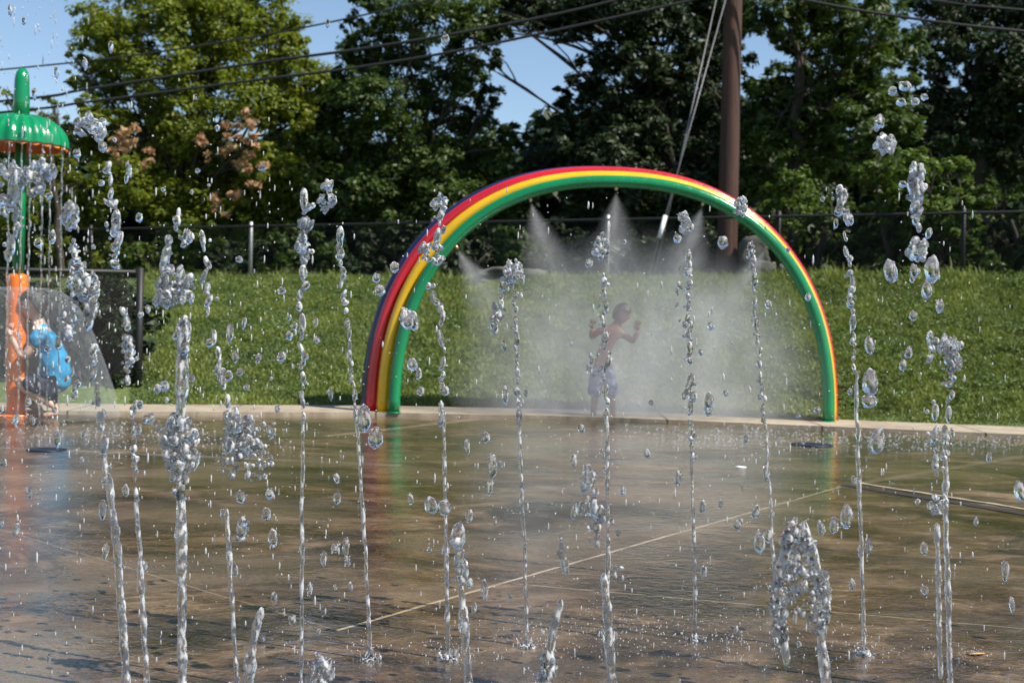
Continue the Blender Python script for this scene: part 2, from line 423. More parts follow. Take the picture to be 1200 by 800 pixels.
# broad-leaved weeds in the grass
wc = []; wr = []; wn = []
for _ in range(1500):
    x = random.uniform(-6.3, 8.4); f, t_ = y_foot(x), y_top(x); y = f+.5+(t_-f-.5)*random.random()
    if x < -4.05-(y-14)*.28: continue
    if mnoise.noise((x*1.1, y*.9, 5)) < -.12: continue
    q = random.uniform(.10, .26); wc.append((x, y, terrain(x, y)+.05)); wr.append((q*1.5, q, .10)); wn.append(int(q*420))
o = link('weeds', leaf_mesh('weeds', wc, wr, wn, .021, 1.), leafmat('weed_leaf', (.10, .165, .05), .3, .5), smooth=False)
tag(o, 'broad-leaved weeds and clover mixed through the grass of the bank', 'weeds', kind='stuff')
def limb(V, Fc, a, b, ra, rb, seg=7, wob=.25):
    a, b = Vector(a), Vector(b); pth = []; rd = []
    ph = [random.uniform(-1, 1) for _ in range(6)]
    L = (b-a).length
    for i in range(seg+1):
        t = i/seg; w_ = math.sin(t*math.pi)*wob*L*.25
        pth.append(a.lerp(b, t) + Vector((ph[0]*w_, ph[1]*w_, abs(ph[2])*w_*.6)) + Vector((random.uniform(-1, 1), random.uniform(-1, 1), 0))*.02*L*math.sin(t*math.pi))
        rd.append(ra+(rb-ra)*t)
    tube_vf(pth, rd, 8, V, Fc); return pth
def blob_tree(name, label, cat, trunk_px, D, blobs, mat, dens=1.0, size=.09, trunk_r=.22, group=None, dead=None, barkmat=BARK, flat=.8, topn=.55, aspect=1.):
    """trunk_px: (px, py of trunk head); blobs: (px, py, radius in px[, depth offset])"""
    head = at(trunk_px[0], trunk_px[1], D); bz = terrain(head.x, head.y)
    base = Vector((head.x + random.uniform(-.3, .3), D, bz-.05))
    t = empty(name, base); tag(t, label, cat, group)
    V = []; Fc = []
    limb(V, Fc, base, head, trunk_r, trunk_r*.4, 10, .12)
    cs = []; rs = []; ns = []
    for bl in blobs:
        dd = bl[3] if len(bl) > 3 else random.uniform(-1., 1.3)
        c = at(bl[0], bl[1], D+dd); r = bl[2]/F*(D+dd)
        cs.append(c); rs.append((r, r*.9, r*.82)); ns.append(int(dens*7400*(r/.95)**2*(.09/size)**1.3))
        st = base.lerp(head, random.uniform(.45, 1)) if c.z > base.z+1.2 else base.lerp(head, .3)
        pth = limb(V, Fc, st, c, trunk_r*.13, .012, 7, .5)
        for _ in range(4):
            dv = Vector((random.uniform(-1, 1), random.uniform(-1, 1), random.uniform(-.6, 1))).normalized()*r*.9
            limb(V, Fc, pth[random.randint(3, 6)], c+dv, .018, .006, 4, .4)
    link('trunk', mesh_py('trunk', V, Fc), barkmat, t)
    link('crown', leaf_mesh('crown', cs, rs, ns, size*.57, flat, aspect), mat, t, smooth=False)
    if dead:
        cs = [at(b[0], b[1], D+b[3]) for b in dead]; rs = [(b[2]/F*D*.6, b[2]/F*D*.6, b[2]/F*D*1.2) for b in dead]
        link('dead_foliage', leaf_mesh('dead_foliage', cs, rs, [int(300*(r[0]/.3)**2) for r in rs], .065, .0, 1.2), L_DEAD, t, smooth=False)
    return t
def fill(px0, px1, py0, py1, n, r0_, r1_, dz=(-1, 1.4)):
    return [(random.uniform(px0, px1), random.uniform(py0, py1), random.uniform(r0_, r1_), random.uniform(*dz)) for _ in range(n)]

blob_tree('broadleaf_tree', 'yellow-green sunlit tree behind the left jets with brown dead leaf clusters', 'tree', (215, 190), 27.,
    [(110, 30, 34), (150, 45, 40), (205, 15, 45), (255, 25, 48), (300, 45, 42), (335, 70, 34), (130, 85, 38), (185, 80, 48), (245, 85, 50), (300, 110, 46),
     (335, 130, 34), (120, 140, 28), (165, 130, 40), (220, 145, 42), (190, 190, 42), (110, 165, 26), (255, 195, 36), (150, 220, 44), (215, 240, 46), (320, 190, 40),
     (280, 250, 44), (90, 235, 36), (340, 240, 40), (350, 95, 30), (385, 110, 26), (330, 30, 28), (345, 55, 24), (372, 95, 26), (362, 130, 30), (375, 165, 28), (350, 160, 30), (115, 40, 26), (230, -20, 50), (290, -10, 46), (175, -15, 40), (90, 92, 14), (85, 65, 12), (100, 120, 16)],
    L_YEL, .95, .10, .25, dead=[(270, 165, 24, -2.3), (292, 150, 18, -2.3), (285, 205, 26, -2.3), (150, 160, 18, -2.3), (138, 175, 15, -2.3), (240, 175, 14, -2.2), (255, 240, 16, -2.2), (300, 185, 20, -2.3), (175, 185, 12, -2.3)])
blob_tree('young_tree', 'thin sparse sapling seen just right of the umbrella', 'tree', (60, 170), 25.,
    [(62, 120, 12), (48, 135, 12), (75, 150, 18), (55, 190, 26), (30, 215, 28), (10, 235, 34), (75, 215, 26), (5, 108, 8), (14, 118, 9), (-20, 140, 20), (-25, 220, 44)], L_YEL, .55, .09, .08)
blob_tree('broadleaf_tree', 'mid-green leafy tree between the yellow-green tree and the arch', 'tree', (480, 190), 26.,
    [(430, 60, 26), (420, 100, 32), (570, 110, 22), (580, 165, 26), (560, 20, 34), (450, 30, 36), (500, 15, 40), (545, 40, 38), (425, 75, 34), (480, 75, 40), (535, 95, 36), (405, 120, 38), (455, 130, 44), (510, 140, 42), (560, 135, 24),
     (390, 170, 36), (440, 185, 46), (500, 195, 46), (550, 185, 40), (590, 205, 28), (400, 225, 42), (460, 240, 46), (530, 240, 44), (585, 245, 34), (370, 255, 36), (410, 28, 16), (435, -10, 30), (500, -20, 40)],
    L_MID, .95, .10, .24)
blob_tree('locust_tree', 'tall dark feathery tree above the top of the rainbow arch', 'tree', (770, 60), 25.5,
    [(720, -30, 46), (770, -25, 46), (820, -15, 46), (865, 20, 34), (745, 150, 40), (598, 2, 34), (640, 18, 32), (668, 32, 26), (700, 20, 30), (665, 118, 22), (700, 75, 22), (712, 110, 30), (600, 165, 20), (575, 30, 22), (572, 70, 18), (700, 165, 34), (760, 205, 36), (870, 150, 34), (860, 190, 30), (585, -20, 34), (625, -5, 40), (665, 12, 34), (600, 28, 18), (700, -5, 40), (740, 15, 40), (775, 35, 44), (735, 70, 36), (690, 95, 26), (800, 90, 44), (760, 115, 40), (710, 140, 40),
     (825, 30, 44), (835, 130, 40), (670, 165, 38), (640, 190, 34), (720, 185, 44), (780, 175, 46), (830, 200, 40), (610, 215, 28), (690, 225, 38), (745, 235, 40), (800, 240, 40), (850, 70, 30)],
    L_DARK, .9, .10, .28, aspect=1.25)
blob_tree('locust_tree', 'drooping green tree with a pale leaning trunk right of the utility pole', 'tree', (938, 60), 23.5,
    [(930, 40, 28), (925, 90, 26), (985, 100, 36), (1040, 150, 34), (1030, 60, 30), (925, 150, 30), (905, 15, 34), (950, -5, 40), (990, 25, 40), (1030, 15, 36), (965, 60, 34), (1010, 80, 42), (1050, 55, 30), (900, 115, 30), (960, 125, 40), (1015, 140, 40), (1050, 115, 30), (905, 165, 36),
     (955, 180, 38), (1005, 195, 38), (880, 140, 26), (885, 215, 32)], L_MID, .9, .095, .17, aspect=1.3)
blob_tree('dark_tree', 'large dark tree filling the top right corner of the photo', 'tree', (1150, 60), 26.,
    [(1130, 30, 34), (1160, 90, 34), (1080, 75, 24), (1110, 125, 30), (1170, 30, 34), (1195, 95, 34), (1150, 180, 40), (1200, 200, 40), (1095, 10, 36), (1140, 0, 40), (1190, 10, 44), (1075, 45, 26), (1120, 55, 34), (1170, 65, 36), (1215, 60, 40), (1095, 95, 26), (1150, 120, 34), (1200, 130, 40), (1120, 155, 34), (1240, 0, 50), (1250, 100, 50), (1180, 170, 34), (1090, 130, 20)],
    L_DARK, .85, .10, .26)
# shrubs behind the hilltop fence
sh = [  # px range, py range, off, mat, label
 ((-40, 40), (245, 330), 'yellow-green shrub behind the green umbrella pole', L_YEL),
 ((60, 150), (255, 330), 'bright shrub above the black netted fence on the left', L_YEL),
 ((150, 250), (265, 330), 'leafy shrub at the left end of the grass bank top', L_SHR),
 ((240, 330), (285, 330), 'low shrub around the grey fence post on the left', L_DARK),
 ((320, 400), (255, 330), 'shrub behind the fence above the jets left of the arch', L_MID),
 ((400, 490), (265, 335), 'dark shrub behind the fence just left of the arch', L_DARK),
 ((490, 590), (270, 330), 'dark shrub behind the fence seen through the left of the arch', L_DARK),
 ((590, 680), (270, 325), 'green shrub behind the mist under the arch, left half', L_MID),
 ((670, 760), (275, 325), 'green shrub behind the mist below the arch crown', L_DARK),
 ((760, 850), (265, 325), 'dark shrub beside the guy wires under the arch', L_DARK),
 ((870, 940), (205, 325), 'broad-leaved shrub just right of the utility pole', L_SHR),
 ((930, 1000), (225, 325), 'shrub behind the black fence post right of the arch', L_MID),
 ((995, 1070), (180, 325), 'tall bright shrub behind the fence right of the arch', L_SHR),
 ((1070, 1140), (160, 325), 'tall leafy shrub left of the last one on the right', L_SHR),
 ((1140, 1230), (190, 325), 'leafy shrub at the right edge of the photo', L_MID)]
for (a_, b_), (c_, d_), lab, mt in sh:
    mx_ = (a_+b_)/2; X0 = at(mx_, 300, 20).x; D = y_fence(X0*1.1)+1.3+random.uniform(0, .6)
    nb = max(7, int((b_-a_)*(d_-c_)/750))
    bl = fill(a_, b_, c_+12, d_, nb, 18, 30, (-.5, 1.))
    blob_tree('shrub', lab, 'shrub', (mx_, (c_+d_)/2), D, bl, mt, 1.0, .085, .07, 'shrubs behind the hilltop fence')
# ivy covered slope behind the netted fence
for (a_, b_), lab in (((-40, 55), 'dark ivy bush behind the crouching boy'), ((50, 165), 'dark ivy bush behind the black netted fence')):
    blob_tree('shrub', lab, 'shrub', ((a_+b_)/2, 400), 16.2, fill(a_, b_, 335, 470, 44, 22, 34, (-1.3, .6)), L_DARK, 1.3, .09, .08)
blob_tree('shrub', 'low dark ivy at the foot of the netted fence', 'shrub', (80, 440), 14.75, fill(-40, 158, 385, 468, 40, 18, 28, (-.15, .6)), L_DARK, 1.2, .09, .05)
# distant woods: one mass
cs = []; rs = []; ns = []
for px in np.arange(-350, 1560, 34):
    for k in range(5):
        D = random.uniform(33, 42); py = random.uniform(95, 300) if 730 < px < 1250 else random.uniform(170, 300)
        c = at(px+random.uniform(-20, 20), py+k*4, D); r = random.uniform(1., 1.8); cs.append(c); rs.append((r, r, r*.9)); ns.append(650)
for px in np.arange(-350, 1560, 30):
    for py in (225, 262, 298):
        c = at(px+random.uniform(-12, 12), py+random.uniform(-10, 10), random.uniform(31, 34)); cs.append(c); rs.append((1.3, 1.3, 1.1)); ns.append(700)
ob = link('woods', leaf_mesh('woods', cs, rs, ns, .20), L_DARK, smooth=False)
tag(ob, 'dark mass of woodland far behind the nearer trees', 'woods', kind='stuff')

# ------------------------------------------------------------------ fences
def chain(V, Fc, pts_top, pts_bot, sp, th):
    """diagonal wires between a bottom line and a top line (lists of points sampled along the fence)"""
    pass
def fence_mesh(x0, x1, yf, zb, zt, sp, r):
    V = []; Fc = []; h = zt-zb
    n = int((x1-x0)/sp)
    for sgn in (1, -1):
        for i in range(-int(h/sp)-1, n+int(h/sp)+1):
            xa = x0+i*sp; xb = xa + sgn*h
            ta, tb = 0., 1.
            # clip to [x0,x1]
            def cl(xq): return (xq-xa)/(xb-xa)
            if xb > xa: ta = max(0, cl(x0)); tb = min(1, cl(x1))
            else: ta = max(0, cl(x1)); tb = min(1, cl(x0))
            if tb-ta < .01: continue
            A = (xa+(xb-xa)*ta, zb+h*ta); B = (xa+(xb-xa)*tb, zb+h*tb)
            off = .004*sgn
            tube_vf([(A[0], yf(A[0])+off, A[1]), (B[0], yf(B[0])+off, B[1])], r, 3, V, Fc, cap=False)
    return V, Fc
t = empty('chain_link_fence', (0, y_fence(0), 2.0)); tag(t, 'long black chain link fence along the top of the grass bank', 'fence')
ZB, ZT = 2.0, 3.0
V, Fc = fence_mesh(-12, 11, y_fence, ZB, ZT, .06, .0025); link('chain_link_mesh', mesh_py('m', V, Fc), BLACK, t)
tube('top_rail', [(x, y_fence(x), ZT+.01) for x in np.linspace(-12, 11, 40)], .022, BLACK, t, 8)
for px, mt in ((293, GALV), (712, GALV), (913, BLACK), (505, BLACK), (105, BLACK), (1130, BLACK)):
    d = ray(px, 290); k = 21.5/(d.y + .47*d.x); x = d.x*k; y = y_fence(x)
    o = tube('fence_post', [(x, y+.06, 1.9), (x, y+.06, ZT+.08), (x, y+.06, ZT+.10)], [.035, .035, .012], mt, t, 10)
    if mt is GALV: o['label'] = 'pale galvanised fence post'
# low netted fence on the left
FL = 14.5
t = empty('netted_fence', (-5.5, FL, SL*FL)); tag(t, 'black netted fence section behind the crouching boy, ending at the grass bank', 'fence')
xr = at(163, 400, FL).x; zt = at(163, 319, FL).z
V, Fc = fence_mesh(-8.5, xr, lambda x: FL, SL*FL+.05, zt, .04, .003); link('netting', mesh_py('n', V, Fc), BLACK, t)
tube('top_rail', [(-8.5, FL, zt), (xr, FL, zt)], .025, BLACK, t, 8)
for x in (xr, xr-2.4): tube('fence_post', [(x, FL, SL*FL-.1), (x, FL, zt+.05)], .04, BLACK, t, 10)

# ------------------------------------------------------------------ utility pole, wires, guy wires
PD = 20.9
pb = at(851, 330, PD); pt_ = at(858.5, -10, PD)
top = Vector((pt_.x+.02, PD, 9.2)); base = Vector((pb.x, PD, terrain(pb.x, PD)-.1))
UP = empty('utility_pole', base); tag(UP, 'tall brown wooden utility pole behind the right half of the arch', 'utility pole')
pth = [base.lerp(top, i/12) for i in range(13)]
tube('pole_shaft', pth, [.17-.035*i/12 for i in range(13)], WOOD, UP, 20)
V, Fc = [], []; box_vf(top.x-.9, top.x+.9, PD-.24, PD-.14, 8.6, 8.72, V, Fc); link('crossarm', mesh_py('c', V, Fc), WOOD, UP, smooth=False)
for dx in (-.75, .75): tube('insulator', [(top.x+dx, PD-.19, 8.72), (top.x+dx, PD-.19, 8.78), (top.x+dx, PD-.19, 8.86)], [.03, .05, .03], WHITEP, UP)
def wire(label, pts, r, grp='overhead wires crossing the trees'):
    P3 = [at(*p) for p in pts]; out = []
    # Catmull-Rom
    for i in range(len(P3)-1):
        p0 = P3[max(i-1, 0)]; p1 = P3[i]; p2 = P3[i+1]; p3 = P3[min(i+2, len(P3)-1)]
        for k in range(8):
            t_ = k/8; out.append(.5*((2*p1)+(p2-p0)*t_+(2*p0-5*p1+4*p2-p3)*t_*t_+(-p0+3*p1-3*p2+p3)*t_**3))
    out.append(P3[-1]); o = tube('overhead_wire', out, r, CABLE, None, 8); tag(o, label, 'wire', grp); return o
wire('topmost overhead wire at the left, passing behind the umbrella tip', [(-500, 130, 26), (0, 82, 23.5), (150, 66, 23), (300, 43, 22.3), (430, 17, 21.8), (560, -14, 21.3), (858, -95, 20.6)], .016)
wire('middle overhead cable of the three on the left', [(-500, 165, 26), (0, 119, 23.5), (100, 105, 23), (300, 74, 22.3), (420, 58, 21.9), (560, 35, 21.4), (700, 6, 21), (858, -38, 20.65)], .026)
wire('lowest overhead cable of the three on the left', [(-500, 178, 26), (0, 132, 23.5), (100, 120, 23), (300, 94, 22.3), (420, 79, 21.9), (560, 55, 21.4), (800, 3, 20.8), (858, -12, 20.65)], .024)
wire('lower overhead cable running to the right of the utility pole', [(858, -12, 20.65), (930, -2, 20.4), (1030, 16, 20), (1200, 37, 19.3), (1700, 80, 18)], .022)
wire('upper overhead cable at the top right corner', [(858, -38, 20.65), (980, -16, 20.3), (1080, -1, 20), (1200, 12, 19.4), (1700, 50, 18)], .018)
for lab, a_, b_ in (('left guy wire running down from the utility pole', (846, -30), (767, 322)), ('right guy wire beside the other, with a white sleeve', (853, -10), (775, 270))):
    pa = at(a_[0], a_[1], PD-.25); pbm = at(b_[0], b_[1], PD-1.3)
    d = (pbm-pa); k = (terrain(pbm.x, pbm.y)-pa.z)/d.z; pe = pa+d*k
    g_ = empty('guy_wire', pe); tag(g_, lab, 'guy wire', 'guy wires of the utility pole')
    tube('strand', [pa, pe], .011, STRAND, g_, 6)
    if 'right' in lab:
        s0 = at(781, 253, PD-1.25); s1 = at(776, 279, PD-1.32)
        c0 = pa + (pe-pa)*((s0.z-pa.z)/(pe.z-pa.z)); c1 = pa + (pe-pa)*((s1.z-pa.z)/(pe.z-pa.z))
        tube('guy_sleeve', [c0, c1], .035, WHITEP, g_, 10)
# rocks at the crest, and a guardrail stand-in
def rock(label, px, py, w_, h_, D):
    c = at(px, py, D); bm = bmesh.new(); bmesh.ops.create_icosphere(bm, subdivisions=4, radius=1)
    for v in bm.verts:
        n_ = mnoise.fractal(v.co*1.6+Vector((px, 0, 0)), 1, 2, 4); q = v.co.copy()
        for ax in range(3): q[ax] = max(-.72, min(.72, q[ax]))
        v.co = Vector((q.x*w_/2/.72, q.y*w_/2/.72, q.z*h_/2/.72))*(1+.22*n_)
    me = bpy.data.meshes.new('rock'); bm.to_mesh(me); bm.free(); me.transform(Matrix.Translation(c))
    o = link('boulder', me, ROCK); tag(o, label, 'boulder', 'boulders at the bank top')
rock('larger grey boulder at the foot of the utility pole', 884, 305, .45, .7, 20.6)
rock('low boulder leaning right of the larger one', 897, 319, .45, .32, 20.3)
rock('flat grey boulder shape standing in for the guardrail on the bank top, seen through the left of the arch', 600, 326, 1.1, .28, 20.9)  # boulder shape added in place of a grey guardrail strip

# ------------------------------------------------------------------ rainbow arch
AD = 13.45
scA = AD/F
def arch_pt(th, R_w, H_h, cx, y, z0):      # superellipse
    n_ = 2.3
    c, s = math.cos(th), math.sin(th)
    return Vector((cx + R_w*math.copysign(abs(c)**(2/n_), c), y, z0 + H_h*abs(s)**(2/n_)))
gl, gr_ = at(461.5, 487, AD), at(971, 497, AD)
cxA = (gl.x+gr_.x)/2; RW = (gr_.x-gl.x)/2; z0 = SL*AD+.03
apex = at(712, 212.5, AD).z; HH = apex - z0
ARCH = empty('rainbow_arch', (cxA, AD, z0)); tag(ARCH, 'rainbow spray arch of green, yellow, red and navy tubes', 'spray arch')
TR = 7.0*scA
for k, (nm, mt) in enumerate((('green_tube', GREEN), ('yellow_tube', YEL), ('red_tube', RED), ('navy_tube', NAVY))):
    dr = k*9.0*scA; dy = k*9.2*scA; dxs = -k*5.0*scA
    if k == 3: dr -= 5.5*scA; dxs += 1.5*scA
    pts = [arch_pt(math.pi*i/96, RW+dr, HH+k*6.2*scA-(4.5*scA if k == 3 else 0), cxA+dxs, AD+dy, z0) for i in range(97)]
    tube(nm, pts, TR, mt, ARCH, 24)
    for e in (0, -1):
        q = pts[e]; tube('base_ring', [(q.x, q.y, z0), (q.x, q.y, z0+.012)], [TR*1.25, TR*1.2], mt, ARCH, 20)
NOZ = [(535, 298), (622, 237.5), (722, 220), (824, 247), (899, 309)]
noz3 = []
def arch_green(px):
    best = None
    for i in range(400):
        q = arch_pt(math.pi*i/400, RW-TR, HH-TR, cxA, AD, z0)
        d = q-CAM; 
        X_ = CX + F*d.dot(rt)/d.dot(fw)
        if best is None or abs(X_-px) < best[0]:
            if d.z > 0: best = (abs(X_-px), q, i)
    return best[1]
BRASS = simple('brass', (.5, .38, .2), .35, metal=.8)
for px, py in NOZ:
    q = arch_green(px); c = Vector((cxA, AD, q.z-.9)); d = (Vector((cxA, AD, z0+.6))-q).normalized(); 
    d = (d*.55+Vector((0, 0, -1))*.45).normalized()
    noz3.append((q, d)); tube('nozzle', [q-d*.015, q+d*.02, q+d*.035], [.018, .018, .008], BRASS, ARCH, 10)

# ------------------------------------------------------------------ mist
def volmat(name, build):
    m = NM(name); m.t.nodes.remove(m.b)
    v = m.n('ShaderNodeVolumePrincipled'); v.inputs['Color'].default_value = (.96, .97, 1, 1); v.inputs['Anisotropy'].default_value = .1
    tc = m.n('ShaderNodeTexCoord').outputs['Object']; s = m.n('ShaderNodeSeparateXYZ'); m.l(tc, s.inputs[0])
    m.l(build(m, tc, s.outputs), v.inputs['Density']); m.l(v.outputs[0], m.out.inputs['Volume']); return m.m
CONE_L = 1.15; CONE_T = .60
def cone_d(m, tc, s):
    d = m.math('MAXIMUM', m.math('MULTIPLY', s[2], -1.), .01)
    r = m.math('SQRT', m.math('ADD', m.math('MULTIPLY', s[0], s[0]), m.math('MULTIPLY', s[1], s[1])))
    q = m.math('DIVIDE', r, m.math('MULTIPLY', d, CONE_T))
    e = m.math('MAXIMUM', m.math('SUBTRACT', 1., q), 0.)
    e = m.math('POWER', e, 1.7)
    fall = m.math('DIVIDE', .75, m.math('ADD', d, .10))
    end = m.math('MAXIMUM', m.math('SUBTRACT', 1., m.math('DIVIDE', d, CONE_L)), 0.)
    n_ = m.ramp(m.noise(m.scaled(tc, (1, 1, .35)), 7, 4, .6, .6), [(.35, .15), (.68, 1.5)])
    return m.math('MULTIPLY', m.math('MULTIPLY', m.math('MULTIPLY', e, fall), end), m.math('MULTIPLY', n_, 2.2))
CM = volmat('spray_volume', cone_d)
labs = ['fan of fine spray from the lowest left nozzle of the arch', 'spray cone from the nozzle left of the arch crown', 'spray cone falling from the nozzle at the arch crown',
        'spray cone from the nozzle right of the arch crown', 'faint spray cone from the lowest right nozzle of the arch']
for (q, d), lab in zip(noz3, labs):
    V, Fc = lathe_vf((0, 0, 0), [(.004, -.01), (CONE_T*CONE_L*.5, -CONE_L*.5), (CONE_T*CONE_L, -CONE_L)], 24)
    Fc.append(tuple(range(24))[::-1] if False else tuple(range(24))); Fc.append(tuple(48+k for k in range(24)))
    o = link('spray_cone', outward(mesh_py('spray_cone', V, Fc)), CM, smooth=False)
    o.location = q + d*.03; o.rotation_euler = (-d).to_track_quat('Z', 'Y').to_euler(); tag(o, lab, 'water spray', 'spray cones of the arch nozzles')
mc = at(752, 405, AD+.1); MRX, MRY, MRZ = 2.2, .85, 1.7
def mist_d(m, tc, s):
    x = m.math('DIVIDE', s[0], MRX); y = m.math('DIVIDE', s[1], MRY); z = m.math('DIVIDE', m.math('ADD', s[2], .55), MRZ*1.1)
    r2 = m.math('ADD', m.math('ADD', m.math('MULTIPLY', x, x), m.math('MULTIPLY', y, y)), m.math('MULTIPLY', z, z))
    e = m.math('MAXIMUM', m.math('SUBTRACT', 1., r2), 0.)
    e = m.math('POWER', e, 1.25)
    n_ = m.ramp(m.noise(m.scaled(tc, (1, 1, .6)), 2.2, 5, .6, .6), [(.34, .3), (.66, 1.4)])
    return m.math('MULTIPLY', m.math('MULTIPLY', e, n_), 1.0)
MM = volmat('mist_volume', mist_d)
V, Fc = lathe_vf((0, 0, 0), [(1*MRX*math.sin(a_), -MRZ*math.cos(a_)) for a_ in np.linspace(.01, math.pi-.01, 20)], 32)
V = [Vector((v.x, v.y*MRY/MRX, max(v.z, -(mc.z-SL*AD-.06)))) for v in V]
Fc.append(tuple(range(32))); Fc.append(tuple(19*32+k for k in range(32)))
o = link('mist', outward(mesh_py('mist', V, Fc)), MM, smooth=False); o.location = mc
tag(o, 'pale cloud of drifting mist filling the arch around the child', 'mist', kind='stuff')

# ------------------------------------------------------------------ umbrella water feature
ub = gnd(18.5, 487); UD = ub.y; us = UD/F
UM = empty('umbrella_fountain', ub); tag(UM, 'green umbrella fountain on an orange post at the left edge', 'umbrella fountain')
pz = at(17, 320, UD).z
prof = [(11.3*us, 0), (11.3*us, pz-ub.z-.06), (10.5*us, pz-ub.z-.03), (8*us, pz-ub.z-.008), (4*us, pz-ub.z)]
V, Fc = lathe_vf((ub.x, ub.y, ub.z), prof, 28); Fc.append(tuple(4*28+k for k in range(28))); link('post', mesh_py('post', V, Fc), ORG, UM)
V, Fc = lathe_vf((ub.x, ub.y, ub.z), [(.19, 0), (.19, .018), (.1, .022)], 32); link('base_flange', mesh_py('f', V, Fc), ORG, UM)
ctop = at(25, 135, UD)
tube('pole', [(ub.x, ub.y, pz-.05), (ub.x+.005, ub.y, pz+.8), (ctop.x, UD, ctop.z-.1)], 6.6*us, GREEN, UM, 20)
tpz = at(24.5, 84, UD)
pp = [Vector((ctop.x, UD, ctop.z-.06)), Vector((ctop.x-.0, UD, ctop.z+.15)), Vector((ctop.x, UD, tpz.z-.08)), Vector((ctop.x, UD+.012, tpz.z-.02)), Vector((ctop.x, UD+.03, tpz.z+.02)), Vector((ctop.x, UD+.04, tpz.z+.035))]
tube('finial', pp, [9.4*us, 9*us, 8.2*us, 7.2*us, 4.5*us, .6*us], GREEN, UM, 20)
rimz = at(79, 172, UD).z; cr = 53*us; hz = ctop.z-rimz
NF = 22
def fl(th, i): return 1 + (.018 if i > 0 else 0)*math.cos(NF*th)*min(1, i/3)
def fz(th, i): return -.022*(.5+.5*math.cos(NF*th))*min(1, i/8)**2
prof = [(8*us + (cr-8*us)*math.sin(t_*math.pi/2), hz*(math.cos(t_*math.pi/2)**.9) ) for t_ in np.linspace(0, 1, 11)]
V, Fc = lathe_vf((ctop.x, UD, rimz), prof, 208, None, None, lambda th, i: 1+.020*(i/10)*math.cos(NF*th), lambda th, i: .007*min(1, i/3)*math.cos(NF*th) - (.010*(.5+.5*math.cos(NF*th)) if i == 10 else 0))
link('canopy', mesh_py('canopy', V, Fc), GREEN, UM)
V, Fc = lathe_vf((ctop.x, UD, rimz-.0), [(p_[0]*.97, p_[1]*.93-.018) for p_ in prof], 104, None, None, lambda th, i: 1+.026*(i/10)*math.cos(NF*th), lambda th, i: -.02*(.5+.5*math.cos(NF*th+1)) if i == 10 else 0)
Fc = [f[::-1] for f in Fc]
link('canopy_lining', mesh_py('lining', V, Fc), paint('lining_paint', (.70, .19, .02)), UM)

# water bell around the boy and strands from the rim
fm = NM('water_film'); fm.t.nodes.remove(fm.b)
tr = fm.n('ShaderNodeBsdfTransparent'); tr.inputs[0].default_value = (.95, .97, .98, 1)
gl_ = fm.n('ShaderNodeBsdfGlossy'); gl_.inputs[0].default_value = (1, 1, 1, 1); gl_.inputs[1].default_value = .12
df = fm.n('ShaderNodeBsdfDiffuse'); df.inputs[0].default_value = (.7, .75, .8, 1)
lw = fm.n('ShaderNodeLayerWeight'); lw.inputs[0].default_value = .35
st = fm.noise(fm.scaled(fm.geo(), (14, 14, 1.2)), 2, 3)
bpn = fm.n('ShaderNodeBump'); bpn.inputs['Strength'].default_value = .4; bpn.inputs['Distance'].default_value = .01; fm.l(st, bpn.inputs['Height']); fm.l(bpn.outputs[0], gl_.inputs['Normal'])
m1 = fm.n('ShaderNodeMixShader'); m1.inputs[0].default_value = .93; fm.l(gl_.outputs[0], m1.inputs[1]); fm.l(df.outputs[0], m1.inputs[2])
fac = fm.math('MINIMUM', fm.math('ADD', fm.math('MULTIPLY', lw.outputs['Facing'], fm.ramp(st, [(.3, .02), (.7, .20)])), .035), .8)
m2 = fm.n('ShaderNodeMixShader'); fm.l(fac, m2.inputs[0]); fm.l(tr.outputs[0], m2.inputs[1]); fm.l(m1.outputs[0], m2.inputs[2]); fm.l(m2.outputs[0], fm.out.inputs[0])
bellp = [(12, 344), (22, 339), (35, 337), (48, 340), (60, 348), (72, 364), (85, 390), (100, 430), (112, 462), (118, 489)]
prof = [((a_-0)*us, at(18, b_, UD).z-ub.z) for a_, b_ in bellp]
prof[-1] = (prof[-1][0], .005)
V, Fc = lathe_vf((ub.x, UD, ub.z), prof, 72, None, None, lambda th, i: 1+.02*math.sin(5*th+i)*(i/9))
o = link('water_bell', mesh_py('water_bell', V, Fc), fm.m); tag(o, 'clear dome of falling water around the crouching boy and orange post', 'water sheet')
for i, (px, lab) in enumerate(((31, 'leftmost thin water strand below the umbrella rim'), (44, 'second thin water strand from the left below the umbrella'), (52, 'third thin water strand below the umbrella'),
                (63, 'fourth thin water strand below the umbrella'), (69, 'fifth thin water strand below the umbrella'), (76, 'rightmost thin water strand falling from the umbrella rim'))):
    dx = (px-24)*us; th = math.acos(max(-1, min(1, dx/cr))); sy = -math.sin(th)*cr
    a_ = Vector((ctop.x+dx, UD+sy, rimz-.02)); pth = []; rd = []
    zg = SL*(UD+sy)
    for k in range(90):
        t_ = k/89; pth.append(Vector((a_.x+.02*t_+.004*math.sin(k*.7+i), a_.y-.03*t_, a_.z+(zg-a_.z)*t_))); rd.append((.0055+.004*abs(mnoise.noise((k*.35, i*9., 0))))*(1.1))
    o = tube('water_strand', pth, rd, W_DROP, None, 6); tag(o, lab, 'water strand', 'water strands falling from the umbrella rim')

